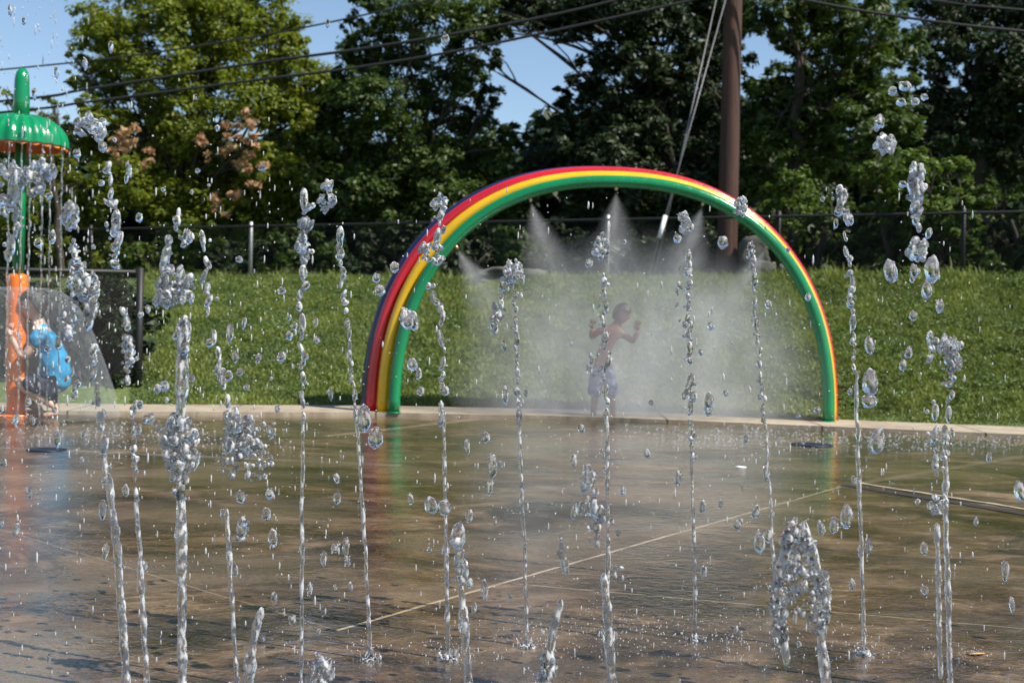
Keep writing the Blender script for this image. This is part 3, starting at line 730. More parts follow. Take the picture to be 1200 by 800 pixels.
# ------------------------------------------------------------------ people
def skin_mesh(joints, edges, root=0, sub=2):
    me = bpy.data.meshes.new('skin'); me.from_pydata([tuple(j[0]) for j in joints], edges, []); me.update()
    ob = bpy.data.objects.new('tmp', me); col.objects.link(ob)
    md = ob.modifiers.new('s', 'SKIN'); md.use_smooth_shade = True; md.branch_smoothing = .6
    if not me.skin_vertices: me.attributes.new('skin_vertex', 'FLOAT', 'POINT')
    for i, j in enumerate(joints):
        r = j[1]; sv = me.skin_vertices[0].data[i]; sv.radius = (r, r) if not hasattr(r, '__len__') else r; sv.use_root = (i == root)
    sb = ob.modifiers.new('b', 'SUBSURF'); sb.levels = sub; sb.render_levels = sub
    dg = bpy.context.evaluated_depsgraph_get(); out = bpy.data.meshes.new_from_object(ob.evaluated_get(dg))
    bpy.data.objects.remove(ob); return out
def add_to(bm, me, mtx=None):
    b = len(bm.verts); 
    if mtx is not None: me.transform(mtx)
    bm.from_mesh(me)
def head_bm(bm, c, r, face, upv, mi_eye=None):
    """head with nose, ears, brow; face = facing direction"""
    face = Vector(face).normalized(); upv = Vector(upv); side = face.cross(upv).normalized(); upv = side.cross(face).normalized()
    Mx = Matrix((side, face, upv)).transposed().to_4x4(); Mx.translation = c
    t_ = bmesh.new(); bmesh.ops.create_icosphere(t_, subdivisions=4, radius=1)
    for v in t_.verts:
        x, y, z = v.co
        w_ = .80 if z > 0 else .80-.16*(-z)            # jaw narrows
        q = Vector((x*w_, y*(.95 if y < 0 else .92), z*1.15))
        if y > 0:
            q.y += .22*math.exp(-((x/.16)**2+((z+.12)/.22)**2))         # nose
            q.y -= .10*math.exp(-(((abs(x)-.32)/.16)**2+((z-.05)/.12)**2))   # eye sockets
            q.y += .05*math.exp(-((x/.28)**2+((z+.48)/.07)**2))         # lips
            q.y += .08*math.exp(-((x/.25)**2+((z+.85)/.15)**2))         # chin
        ear = math.exp(-(((y+.05)/.14)**2+((z+.02)/.22)**2))*(1 if abs(x) > .8 else 0)
        q.x += math.copysign(.16*ear, x)
        v.co = q*r
    me = bpy.data.meshes.new('h'); t_.to_mesh(me); t_.free(); me.transform(Mx); add_to(bm, me); return Mx
def hand(bm, wrist, tip_dir, palm_n, s):
    """palm and five fingers as skinned chains; s = hand length"""
    d = Vector(tip_dir).normalized(); n_ = Vector(palm_n); sd_ = d.cross(n_).normalized(); n_ = sd_.cross(d)
    P = [(wrist, s*.14), (wrist+d*s*.25, (s*.20, s*.10)), (wrist+d*s*.48, (s*.22, s*.09))]
    add_to(bm, skin_mesh(P, [(0, 1), (1, 2)], 0, 2))
    for k, (off, ln) in enumerate(((-.17, .40), (-.06, .47), (.06, .44), (.17, .34))):
        a_ = wrist+d*s*.45+sd_*off*s; d2 = (d+sd_*off*.7).normalized()
        b_ = a_+d2*ln*s*.45+n_*.03*s; c_ = b_+d2*ln*s*.3+n_*.08*s; e_ = c_+d2*ln*s*.22+n_*.11*s
        add_to(bm, skin_mesh([(a_, s*.052), (b_, s*.047), (c_, s*.042), (e_, s*.036)], [(0, 1), (1, 2), (2, 3)], 0, 1))
    a_ = wrist+d*s*.15-sd_*s*.12; b_ = a_+(d*.5-sd_*.6+n_*.3)*s*.26; c_ = b_+(d*.8-sd_*.25+n_*.4)*s*.2
    add_to(bm, skin_mesh([(a_, s*.065), (b_, s*.056), (c_, s*.045)], [(0, 1), (1, 2)], 0, 1))
def shell(name, joints, edges, mat, parent, root=0, fold=.0, cuts=None):
    me = skin_mesh(joints, edges, root, 3)
    if fold:
        for v in me.vertices:
            v.co += v.normal*fold*(mnoise.noise(v.co*14)+.6*mnoise.noise(Vector((v.co.x*38, v.co.y*38, v.co.z*12))))
    return link(name, me, mat, parent)
SKIN1 = simple('skin_fair', (.60, .35, .24), .45, 12, .1); SKIN2 = simple('skin_tan', (.11, .038, .02), .5, 12, .1)
HAIR = simple('hair_dark', (.018, .011, .008), .45, 60, .5, bump=.8)
SHIRT = simple('turquoise_shirt', (.0, .22, .42), .6, 9, .25, bump=.3)
def printed(name, base, c2, c3, sc):
    m = NM(name); v = m.n('ShaderNodeTexVoronoi'); v.inputs['Scale'].default_value = sc; m.l(m.n('ShaderNodeTexCoord').outputs['Object'], v.inputs[0])
    c = m.ramp(v.outputs['Distance'], [(.25, c2), (.45, base)]); f = m.noise(m.n('ShaderNodeTexCoord').outputs['Object'], sc*.6, 2)
    m.l(m.mix(m.ramp(f, [(.55, 0.), (.6, 1.)]), c, c3), m.b.inputs['Base Color']); m.b.inputs['Roughness'].default_value = .7; return m.m
SHORT1 = printed('navy_shorts', (.008, .012, .03), (.03, .05, .09), (.006, .008, .02), 14)
SHORT2 = printed('blue_print_shorts', (.015, .03, .12), (.16, .19, .28), (.02, .04, .14), 16)

def eyes_mouth(Mx, r, parent):
    EYE = simple('eye', (.05, .03, .02), .2); LIP = simple('lip', (.42, .16, .13), .5)
    for sx in (-1, 1):
        c = Mx @ Vector((sx*.30*r, .80*r, .06*r)); bm = bmesh.new(); bmesh.ops.create_icosphere(bm, subdivisions=2, radius=.085*r, matrix=Matrix.Translation(c))
        me = bpy.data.meshes.new('eye'); bm.to_mesh(me); bm.free(); link('eye', me, EYE, parent)
def hair_cap(Mx, r, parent, k=1.08, brow=.42, back=-.55):
    bm = bmesh.new(); bmesh.ops.create_icosphere(bm, subdivisions=5, radius=1)
    kill = []
    for v in bm.verts:
        x, y, z = v.co
        lim = brow if y > .25 else (brow + (back-brow)*min(1, (.25-y)/.9))
        if z < lim-.05*math.sin(x*22)*.6: kill.append(v)
        w_ = .84; n_ = mnoise.noise(Vector((x*7, y*7, z*3)))
        v.co = Vector((x*w_, y*1.0, z*1.18))*k*(1+.05*n_)*r
    bmesh.ops.delete(bm, geom=kill, context='VERTS')
    # give thickness
    me = bpy.data.meshes.new('hair'); bm.to_mesh(me); bm.free(); me.transform(Mx)
    tmp = bpy.data.objects.new('t', me); col.objects.link(tmp); sm = tmp.modifiers.new('s', 'SOLIDIFY'); sm.thickness = .14*r; sm.offset = -1
    dg = bpy.context.evaluated_depsgraph_get(); m2_ = bpy.data.meshes.new_from_object(tmp.evaluated_get(dg)); bpy.data.objects.remove(tmp)
    link('hair', m2_, HAIR, parent)

# --- crouching boy
J = lambda px, py, dy=0.: at(px, py, UD+dy)
us_ = us
bo = J(62, 489, 0); bo.z = SL*UD
B = empty('person', bo); tag(B, 'boy in a turquoise shirt crouching and hugging the orange post', 'person')
j = [(J(64, 452), 15*us), (J(64, 430), 14*us), (J(58, 405), 14.5*us), (J(50, 387), 11.5*us), (J(45, 378), 7.5*us), (J(42, 368), 7.5*us),      # 0-5 spine, neck, skull base
     (J(48, 390, -.15), 7*us), (J(27, 420, -.20), 5.2*us), (J(13, 394, -.16), 3.7*us),                                                      # 6-8 near arm
     (J(47, 396, .16), 7*us), (J(22, 424, .20), 5.2*us), (J(10, 412, .12), 3.7*us),                                                        # 9-11 far arm
     (J(58, 455, -.10), 11*us), (J(18, 446, -.17), 7.8*us), (J(45, 464, -.14), 6.4*us), (J(64, 476, -.12), 4.2*us), (J(66, 485, -.12), 4.2*us), (J(50, 487, -.14), 3*us),   # 12-17 near leg
     (J(58, 455, .10), 11*us), (J(8, 452, .20), 7.8*us), (J(30, 470, .16), 6.4*us), (J(48, 480, .12), 4.2*us), (J(50, 486, .12), 4*us), (J(36, 487, .13), 3*us)]
e = [(0, 1), (1, 2), (2, 3), (3, 4), (4, 5), (3, 6), (6, 7), (7, 8), (3, 9), (9, 10), (10, 11), (0, 12), (12, 13), (13, 14), (14, 15), (15, 16), (16, 17), (0, 18), (18, 19), (19, 20), (20, 21), (21, 22), (22, 23)]
bm = bmesh.new(); add_to(bm, skin_mesh(j, e, 0, 2))
hr = 14.6*us
Mx = head_bm(bm, J(39, 357, -.03), hr, (-1, -.35, -.05), (-.05, 0, 1))
hand(bm, J(13, 394, -.16), J(10, 376, -.12)-J(13, 394, -.16), (0.1, 1, 0), 19*us)
hand(bm, J(10, 412, .12), J(5, 398, .02)-J(10, 412, .12), (1, -.3, 0), 18*us)
me = bpy.data.meshes.new('body'); bm.to_mesh(me); bm.free(); link('body', me, SKIN1, B)
hair_cap(Mx, hr, B, k=1.13, brow=.28, back=-1.0); eyes_mouth(Mx, hr, B)
s_ = [(J(66, 462), 18.5*us), (J(66, 432), 19*us), (J(59, 407), 18.5*us), (J(50, 388), 13.*us), (J(45.5, 379), 8.8*us), (J(48, 390, -.16), 9*us), (J(37, 406, -.19), 7.6*us), (J(47, 396, .17), 9*us), (J(35, 410, .19), 7.6*us)]
shell('shirt', s_, [(0, 1), (1, 2), (2, 3), (3, 4), (3, 5), (5, 6), (3, 7), (7, 8)], SHIRT, B, 0, .02)
s_ = [(J(65, 452), 16.4*us), (J(56, 455, -.10), 13.4*us), (J(38, 450, -.14), 11.5*us), (J(23, 447, -.17), 9.6*us), (J(56, 455, .10), 13.2*us), (J(36, 453, .15), 11.5*us), (J(16, 452, .19), 9.8*us)]
shell('shorts', s_, [(0, 1), (1, 2), (2, 3), (0, 4), (4, 5), (5, 6)], SHORT1, B, 0, .02)

# --- child in the mist
KD = AD+.14; J = lambda px, py, dy=0.: at(px, py, KD+dy); ks = KD/F
ko = J(706, 492); ko.z = terrain(ko.x, KD)+.04
K = empty('person', ko); tag(K, 'child in blue patterned shorts standing in the mist under the arch, hands raised', 'person')
fz_ = 490.5
j = [(J(706, 426), 10*ks), (J(708, 412), 9.5*ks), (J(713, 397), 10*ks), (J(718, 387), 8.5*ks), (J(723, 379), 4.6*ks), (J(727, 372), 5*ks),
     (J(703, 387, -.03), 5.2*ks), (J(692, 396, -.02), 3.6*ks), (J(694, 386, -.05), 2.7*ks),
     (J(731, 391, .0), 5.2*ks), (J(742, 401, -.05), 3.6*ks), (J(747, 388, -.08), 2.7*ks),
     (J(699, 432, 0), 7.4*ks), (J(698, 460, .02), 5*ks), (J(696, 475, .03), 4.3*ks), (J(695, 487, .03), 3*ks), (J(697, 490, -.05), 2.6*ks),
     (J(713, 432, 0), 7.4*ks), (J(716, 460, -.02), 5*ks), (J(718, 475, 0), 4.3*ks), (J(718, 487, .02), 3*ks), (J(722, 490, -.05), 2.6*ks)]
e = [(0, 1), (1, 2), (2, 3), (3, 4), (4, 5), (3, 6), (6, 7), (7, 8), (3, 9), (9, 10), (10, 11), (0, 12), (12, 13), (13, 14), (14, 15), (15, 16), (0, 17), (17, 18), (18, 19), (19, 20), (20, 21)]
bm = bmesh.new(); add_to(bm, skin_mesh(j, e, 0, 2)); hr = 10.2*ks
Mx = head_bm(bm, J(729, 367.5), hr, (.75, -.5, -.3), (.1, 0, 1))
hand(bm, J(694, 386, -.05), Vector((.1, -.1, 1)), (0, -1, 0), 14*ks); hand(bm, J(747, 388, -.08), Vector((.0, -.1, 1)), (0, -1, 0), 15*ks)
me = bpy.data.meshes.new('body'); bm.to_mesh(me); bm.free(); link('body', me, SKIN2, K); hair_cap(Mx, hr, K, 1.12, .30, -.7); eyes_mouth(Mx, hr, K)
s_ = [(J(706, 424), 11.2*ks), (J(705, 430), 11.5*ks), (J(699, 440, 0), 9.6*ks), (J(696, 466, .02), 9.2*ks), (J(714, 440, 0), 9.6*ks), (J(717, 466, -.01), 9.2*ks)]
shell('shorts', s_, [(0, 1), (1, 2), (2, 3), (1, 4), (4, 5)], SHORT2, K, 0, .02)

# ------------------------------------------------------------------ small things on the pad
def disc(name, label, cat, px, py, r, mat, hgt=.012, grp=None):
    c = gnd(px, py); V, Fc = lathe_vf((c.x, c.y, c.z), [(r, 0), (r, hgt*.6), (r*.92, hgt), (r*.3, hgt), (r*.28, hgt*.8), (.001, hgt*.8)], 36)
    o = link(name, mesh_py(name, V, Fc), mat); tag(o, label, cat, grp)
NAVYD = simple('dark_blue_plate', (.004, .012, .03), .5)
disc('drain_cover', 'round dark blue drain plate in front of the right arch leg', 'drain cover', 951, 521, .19, NAVYD, .008)
disc('drain_cover', 'round dark drain plate in front of the umbrella fountain', 'drain cover', 55, 527, .15, NAVYD, .008)
disc('nozzle_cap', 'small pale nozzle cap flush in the pad left of the right arch leg', 'nozzle cap', 868, 547, .042, WHITEP, .005)
lf = gnd(1143, 767); V = [Vector((lf.x+a_, lf.y+b_, lf.z+c_)) for a_, b_, c_ in ((-.035, 0, .004), (-.012, -.018, .008), (.018, -.014, .01), (.036, .003, .006), (.014, .016, .008), (-.014, .014, .006))]
me = mesh_py('leaf', V, [(0, 1, 2, 3, 4, 5)]); me.transform(Matrix.Translation(-lf)); 
LEAFM = simple('fallen_leaf', (.5, .3, .15), .6); o = link('fallen_leaf', me, LEAFM); o.location = lf
sm = o.modifiers.new('s', 'SOLIDIFY'); sm.thickness = .002; tag(o, 'single curled tan leaf lying on the wet pad', 'leaf')

# ------------------------------------------------------------------ water jets
ICO = {}
for k in (1, 2, 3):
    bm = bmesh.new(); bmesh.ops.create_icosphere(bm, subdivisions=k, radius=1); bm.verts.ensure_lookup_table()
    ICO[k] = (np.array([v.co[:] for v in bm.verts]), np.array([[v.index for v in f.verts] for f in bm.faces])); bm.free()
def blobs_mesh(items, vox=.0024, smooth_it=2, lump=.12):
    """items: (centre, (rx, ry, rz), shear_x) -> one merged water surface"""
    vs = []; fs = []; b = 0
    iv, fi = ICO[2]
    for c, r, shx in items:
        p_ = iv*np.array(r)
        p_ = p_ + np.stack([shx*p_[:, 2], 0*p_[:, 0], 0*p_[:, 0]], 1)
        vs.append(p_+np.array(c)); fs.append(fi+b); b += len(iv)
    me = mesh_np('w', np.concatenate(vs), np.concatenate(fs)); ob = bpy.data.objects.new('tmp', me); col.objects.link(ob)
    md = ob.modifiers.new('r', 'REMESH'); md.mode = 'VOXEL'; md.voxel_size = vox
    s1 = ob.modifiers.new('s', 'SMOOTH'); s1.factor = .5; s1.iterations = smooth_it
    dg = bpy.context.evaluated_depsgraph_get(); out = bpy.data.meshes.new_from_object(ob.evaluated_get(dg)); bpy.data.objects.remove(ob)
    n = len(out.vertices); co = np.empty(n*3, np.float32); out.vertices.foreach_get('co', co); co = co.reshape(-1, 3)
    no = np.empty(n*3, np.float32); out.vertex_normals.foreach_get('vector', no); no = no.reshape(-1, 3)
    am = np.array([mnoise.noise(Vector((c_[0]*80, c_[1]*80, c_[2]*28))) for c_ in co.tolist()], np.float32)
    co = co + no*(am*.0026)[:, None]
    out.vertices.foreach_set('co', co.astype(np.float32).ravel()); out.update(); return out
def pl(points, t):      # point on polyline by param 0..1 (arc length)
    P = [Vector(p) for p in points]; L = [0]
    for i in range(1, len(P)): L.append(L[-1]+(P[i].xy-P[i-1].xy).length)
    s = t*L[-1]
    for i in range(1, len(P)):
        if s <= L[i] or i == len(P)-1:
            k = (s-L[i-1])/max(1e-6, L[i]-L[i-1]); return P[i-1].lerp(P[i], k), L[-1]
def column_items(points, D):
    pt0, L = pl(points, 0); n = int(L/1.6); out = []
    sc = D/F
    for i in range(n+1):
        p_, _ = pl(points, i/n); y = p_.y
        r = p_.z*(.80+.35*abs(mnoise.noise((p_.x*.02, y*.03, D*7)))*1.6)
        if random.random() < .015: r *= 1.3
        wx = mnoise.noise((y*.03, D*3, 1))*1.2
        out.append((at(p_.x+wx, y, D), (r*sc, r*sc, max(r*sc*2.2, 4*sc)), 0))
    return out
def chain_items(points, D, gap=.5):
    _, L = pl(points, 0); out = []; s = 0; sc = D/F
    while s < L:
        p_, _ = pl(points, s/L); r = p_.z*random.uniform(.55, 1.2); ln = random.choice((1., 1.3, 1.8, 2.6))
        out.append((at(p_.x+random.gauss(0, p_.z*.35), p_.y, D+random.gauss(0, p_.z*sc*.5)), (r*sc*random.uniform(.8, 1.05), r*sc, r*sc*ln), random.gauss(0, .15)))
        if random.random() < .45:
            out.append((at(p_.x+random.choice((-1, 1))*p_.z*random.uniform(.8, 1.8), p_.y+random.uniform(-4, 4), D), (r*sc*.5, r*sc*.5, r*sc*.6), 0))
        s += r*ln*(1.1+random.random()*gap*2)
    return out
def clump_items(cl, D):
    out = []; sc = D/F
    for (px, py, rx, ry, n, sz) in cl:
        if n > 12: n = int(n*1.8); sz *= .78; rx *= 1.15; ry *= 1.05
        for _ in range(n):
            a_ = random.uniform(0, 6.28); q = math.sqrt(random.random())
            x = px+rx*q*math.cos(a_); y = py+ry*q*math.sin(a_); r = sz*random.uniform(.45, 1.1)
            out.append((at(x, y, D+random.uniform(-1, 1)*rx*sc*.7), (r*sc*random.uniform(.7, 1.1), r*sc, r*sc*random.uniform(.8, 1.9)), random.gauss(0, .3)))
    return out
jets = []
def jet(label, base, colp=None, chain=None, clumps=None, vox=.0024, D=None):
    D = D or gD(*base); g_ = gnd(*base) if base[1] < 860 else gnd(*base)
    t = empty('water_jet', g_); tag(t, label, 'water jet', 'water jets of the splash pad')
    if colp: 
        it = []
        for c in (colp if isinstance(colp[0], list) else [colp]): it += column_items(c, D)
        link('column', blobs_mesh(it, vox), W_JET, t)
    if chain:
        for c in (chain if isinstance(chain[0], list) else [chain]): link('broken_stream', blobs_mesh(chain_items(c, D), vox), W_JET, t)
    if clumps: link('crown', blobs_mesh(clump_items(clumps, D), vox), W_JET, t)
    if base[1] < 800 or (colp and base[1] < 830):
        it = []
        for _ in range(46):
            a_ = random.uniform(0, 6.28); q = abs(random.gauss(0, .035)); q = min(q, .034); hgt_ = max(.004, .05-q*.6)*random.random()**2
            rr = random.uniform(.002, .0055); it.append(((g_.x+q*math.cos(a_), g_.y+q*math.sin(a_)*1.2, g_.z+hgt_*.5), (rr, rr, hgt_*.5+.004), random.gauss(0, .3)))
        it.append(((g_.x, g_.y, g_.z+.002), (.028, .034, .006), 0))
        link('splash', blobs_mesh(it, .0024), W_JET, t)
    jets.append((label, D, base)); return t

jet('leaning jet with a ragged double crown right of the crouching boy', (150, 828), [(150, 828, 5.5), (143, 720, 5.5), (135, 620, 5.), (128, 565, 4.5)],
    [[(126, 560, 4.5), (116, 470, 4.5), (107, 400, 4.5)], [(86, 282, 4), (92, 320, 6), (104, 360, 8), (107, 395, 6)]], [(82, 372, 9, 22, 22, 5), (106, 345, 7, 28, 24, 6), (88, 325, 8, 22, 16, 5), (85, 440, 10, 25, 8, 3.5)])
jet('broken jet with a long upper stream of beads left of the grass bank corner', (173, 815), [(173, 815, 3.8), (168, 720, 3.6), (163, 640, 3.4), (160, 590, 3)],
    [[(160, 585, 3.5), (157, 520, 4), (155, 480, 3.)], [(149, 445, 3.5), (152, 400, 5), (146, 360, 4.5)], [(138, 310, 5), (134, 260, 6), (130, 225, 5), (126, 190, 4)]], [(150, 415, 6, 22, 10, 4), (107, 150, 16, 14, 16, 6.5), (133, 245, 5, 25, 7, 4)])
jet('thickest jet at left with white splashing middle and hooked top', (214, 850), [[(214, 850, 6), (213, 700, 6), (212, 570, 6)], [(212, 480, 6), (213, 430, 8), (216, 385, 7)]],
    [[(188, 345, 4), (194, 300, 5), (203, 268, 5), (210, 245, 4)]], [(211, 520, 17, 33, 60, 6.5), (212, 555, 9, 30, 20, 5), (203, 335, 15, 22, 36, 6), (188, 352, 10, 8, 12, 4), (222, 338, 10, 16, 10, 5), (213, 400, 5, 20, 14, 6), (219, 280, 12, 10, 6, 5)])
jet('thin jet with a frothy cloud-like splash halfway, right of the thickest jet', (278, 812), [(278, 812, 3.2), (273, 720, 3), (268, 640, 3), (266, 600, 2.6)],
    [[(245, 365, 4), (242, 320, 4), (239, 275, 4)], [(264, 470, 5), (257, 430, 4), (250, 385, 3.5)]], [(285, 512, 17, 24, 44, 6.), (296, 540, 22, 22, 30, 4.5), (268, 535, 10, 26, 14, 4), (272, 495, 9, 16, 18, 5), (310, 500, 14, 10, 10, 3.5), (283, 620, 7, 16, 7, 4.5)])
jet('tall straight jet with round beads at its head left of the arch', (353, 815), [(353, 815, 2.8), (354, 700, 2.6), (354, 600, 2.6), (355, 500, 2.2)],
    [[(355, 495, 3), (355, 420, 3.6), (354, 350, 4.5), (356, 300, 6), (357, 255, 6), (358, 215, 4.5)]], [(356, 290, 6, 18, 14, 5.5), (358, 265, 8, 12, 8, 5)])
jet('thin leaning jet topped by a bead cluster just left of the arch', (434, 772), [(434, 772, 2.6), (428, 640, 2.6), (421, 540, 2.4), (417, 480, 2.3)],
    [[(416, 475, 2.8), (409, 400, 3.2), (402, 340, 3.2), (397, 275, 4)]], [(383, 232, 8, 18, 14, 5)])
jet('jet rising past the left arch leg with a flared vase-shaped top', (525, 772), [(525, 772, 3.), (523, 660, 2.8), (521, 560, 2.6), (520, 490, 2.4)],
    [[(519, 485, 3), (518, 420, 3.8), (519, 370, 3.8), (500, 330, 4)], [(512, 305, 5), (513, 275, 4), (515, 245, 5)]], [(516, 238, 8, 9, 16, 4.5), (505, 298, 13, 12, 16, 5), (477, 372, 12, 10, 10, 6)])
jet('jet under the left of the arch whose top folds over like a hook', (618, 757), [(618, 757, 2.6), (615, 660, 2.5), (611, 560, 2.4), (608, 490, 2.4)],
    [[(607, 485, 3.), (605, 430, 3.4), (604, 380, 3.2), (604, 345, 4)], [(580, 380, 4.5), (586, 352, 5), (592, 330, 6)]], [(600, 318, 11, 13, 30, 5), (583, 368, 8, 14, 14, 4), (612, 345, 5, 3, 5, 2.5)])
jet('jet with an oval bulb on top in front of the child', (712, 745), [(712, 745, 3.), (712, 650, 2.9), (712, 560, 2.8), (711, 490, 2.6)],
    [[(711, 485, 3.2), (710, 430, 3.8), (708, 370, 3.6), (708, 320, 4)]], [(706, 292, 6, 15, 26, 4.6), (696, 425, 11, 18, 12, 2.6)])
jet('jet of separate beads right of the child under the arch', (815, 750), [(815, 750, 2.5), (814, 660, 2.4), (812, 590, 2.3), (810, 540, 2.3)],
    [[(810, 535, 3), (808, 450, 4), (807, 380, 4), (808, 300, 4.5)]], [(803, 260, 8, 11, 18, 4.2), (795, 340, 3, 50, 8, 3)])
jet('jet in front of the right shoulder of the arch with a spiky top', (908, 690), [(908, 690, 2.4), (904, 610, 2.3), (899, 540, 2.2), (897, 500, 2.2)],
    [[(896, 495, 2.8), (890, 420, 3.2), (885, 350, 3.2), (880, 290, 4)]], [(868, 242, 8, 10, 18, 3.6), (880, 290, 6, 10, 8, 3.5)])
jet('jet just right of the arch with a forked beaded top', (1013, 767), [(1013, 767, 2.6), (1010, 660, 2.5), (1006, 540, 2.5), (1003, 440, 2.4)],
    [[(1002, 435, 3), (998, 370, 4), (996, 300, 4), (990, 272, 4)], [(981, 262, 4.5), (984, 235, 5), (985, 222, 4)]], [(985, 235, 5, 16, 12, 4.5), (994, 258, 4, 14, 8, 4.5)])
jet('tall jet at the right with a bent hammer-like top', (1114, 812), [(1114, 812, 3.8), (1111, 700, 3.8), (1108, 600, 3.4), (1108, 540, 3)],
    [[(1107, 535, 3.5), (1110, 480, 4), (1113, 450, 5), (1118, 415, 6)], [(1088, 400, 4.5), (1104, 402, 4.5), (1120, 408, 5)]], [(1108, 405, 17, 8, 26, 4), (1117, 425, 8, 12, 14, 5)])
jet('near stream of streaked water just left of the hammer-topped jet', (1100, 860), [[(1102, 790, 3.), (1100, 700, 3.6), (1098, 620, 3.4)]],
    [[(1098, 555, 4.5), (1096, 500, 5), (1091, 470, 4)]], [(1099, 590, 10, 14, 14, 4), (1088, 410, 4, 24, 8, 4)])
jet('heavy falling column of water high at the right over the fence', (1072, 880), None, [[(1074, 300, 6), (1074, 260, 5), (1073, 215, 8), (1074, 192, 6)]],
    [(1074, 218, 7, 24, 26, 7), (1074, 294, 9, 6, 12, 6), (1080, 290, 8, 10, 8, 5)])
jet('big blurred foreground splash shaped like an open collar, bottom right', (962, 900), [[(972, 870, 6), (968, 800, 7), (962, 752, 6)], [(922, 770, 3.5), (916, 745, 6), (910, 705, 5), (912, 672, 5), (922, 640, 6), (928, 622, 7)], [(962, 750, 6), (968, 712, 5), (960, 680, 5), (952, 650, 6), (942, 622, 7)]],
    [[(918, 748, 3.5), (926, 728, 3.5), (937, 716, 3.5), (950, 726, 3.5), (960, 745, 3.5)]], [(934, 632, 15, 14, 26, 6), (935, 690, 8, 8, 14, 6), (913, 715, 8, 38, 46, 5), (962, 705, 9, 38, 44, 5), (940, 700, 24, 26, 40, 3.4), (925, 662, 12, 22, 20, 5), (948, 655, 9, 22, 16, 5)])
jet('short near jet breaking up at the bottom, left of the joint', (550, 870), [(552, 870, 6), (548, 780, 6), (543, 720, 5), (540, 690, 4)], [[(541, 680, 6), (540, 655, 6), (537, 630, 6)]], None)
jet('short leaning near jet with a ball of water at the bottom middle', (636, 870), [(636, 870, 6), (641, 780, 7), (650, 730, 5), (656, 708, 4)], [[(660, 668, 5), (658, 640, 5), (658, 628, 4)]], [(640, 782, 9, 16, 16, 6)])
jet('near jet splitting into an open claw in front of the child', (718, 860), [(718, 860, 6), (716, 780, 6), (712, 720, 6), (708, 680, 5)],
    [[(699, 630, 6), (696, 600, 7), (690, 580, 6)]], [(691, 560, 8, 10, 12, 6.5), (676, 597, 9, 8, 10, 6.5), (698, 600, 7, 24, 18, 6), (724, 672, 5, 24, 3, 4)])
jet('short thick spurt at the bottom left', (289, 860), [(287, 860, 6), (293, 780, 6), (300, 735, 5), (306, 718, 4)], None, None)
jet('stubby rounded spurt cut off by the bottom edge', (375, 850), None, None, [(375, 788, 10, 16, 26, 8)])
jet('beaded splash below the umbrella rim at the left', (60, 900), None, [[(22, 265, 4), (14, 230, 5), (30, 205, 6)], [(8, 300, 5), (20, 270, 4)]], [(48, 200, 14, 14, 18, 6), (83, 252, 7, 16, 22, 6), (14, 205, 14, 20, 14, 6), (38, 222, 12, 12, 10, 5), (5, 240, 8, 12, 8, 5)])
jet('jet head of scattered round beads above the fence at the far right', (1060, 870), None, None, [(1038, 168, 9, 9, 14, 6), (1032, 142, 5, 6, 4, 5.5)])

# ------------------------------------------------------------------ loose droplets
dmesh = []
for k in range(8):
    iv, fi = ICO[3]; P = iv.copy(); st_ = (1., 1.2, 1.5, 2.0, 2.6, 1., 1.3, 1.8)[k]
    for i in range(len(P)):
        n_ = mnoise.noise(Vector((P[i]*1.5).tolist())+Vector((k*5., 0, 0))); P[i] *= 1+.3*n_
    P[:, 2] *= st_; 
    me = mesh_np('droplet', P, fi); me.materials.append(W_DROP); me.polygons.foreach_set('use_smooth', [True]*len(me.polygons)); dmesh.append(me)
def droplet(px, py, r, D, label, grp, var=None):
    me = dmesh[var if var is not None else random.randint(0, 7)]
    o = bpy.data.objects.new('water_droplet', me); col.objects.link(o); s = r*D/F; o.location = at(px, py, D)
    o.scale = (s*random.uniform(.8, 1.1), s, s); o.rotation_euler = (0, random.gauss(0, .15), random.uniform(0, 6.3)); tag(o, label, 'water droplet', grp); return o
GR = {
 'umb': ('clear droplet flying in front of the umbrella or the crouching boy', 'droplets in front of the umbrella'),
 'left': ('clear droplet between the netted fence corner and the arch', 'droplets left of the arch'),
 'leg': ('clear droplet near the left leg of the arch', 'droplets near the left arch leg'),
 'mist': ('clear droplet in front of the misty opening of the arch', 'droplets in front of the mist'),
 'right': ('clear droplet in front of the grass or trees right of the arch', 'droplets right of the arch'),
 'padl': ('streaked droplet falling low over the wet pad in its left half', 'droplets over the left half of the pad'),
 'padr': ('streaked droplet falling low over the wet pad in its right half', 'droplets over the right half of the pad')}
def grp_of(px, py):
    if py > 500: return 'padl' if px < 600 else 'padr'
    if px < 90: return 'umb'
    if px < 430: return 'left'
    if px < 560: return 'leg'
    if px < 950: return 'mist'
    return 'right'
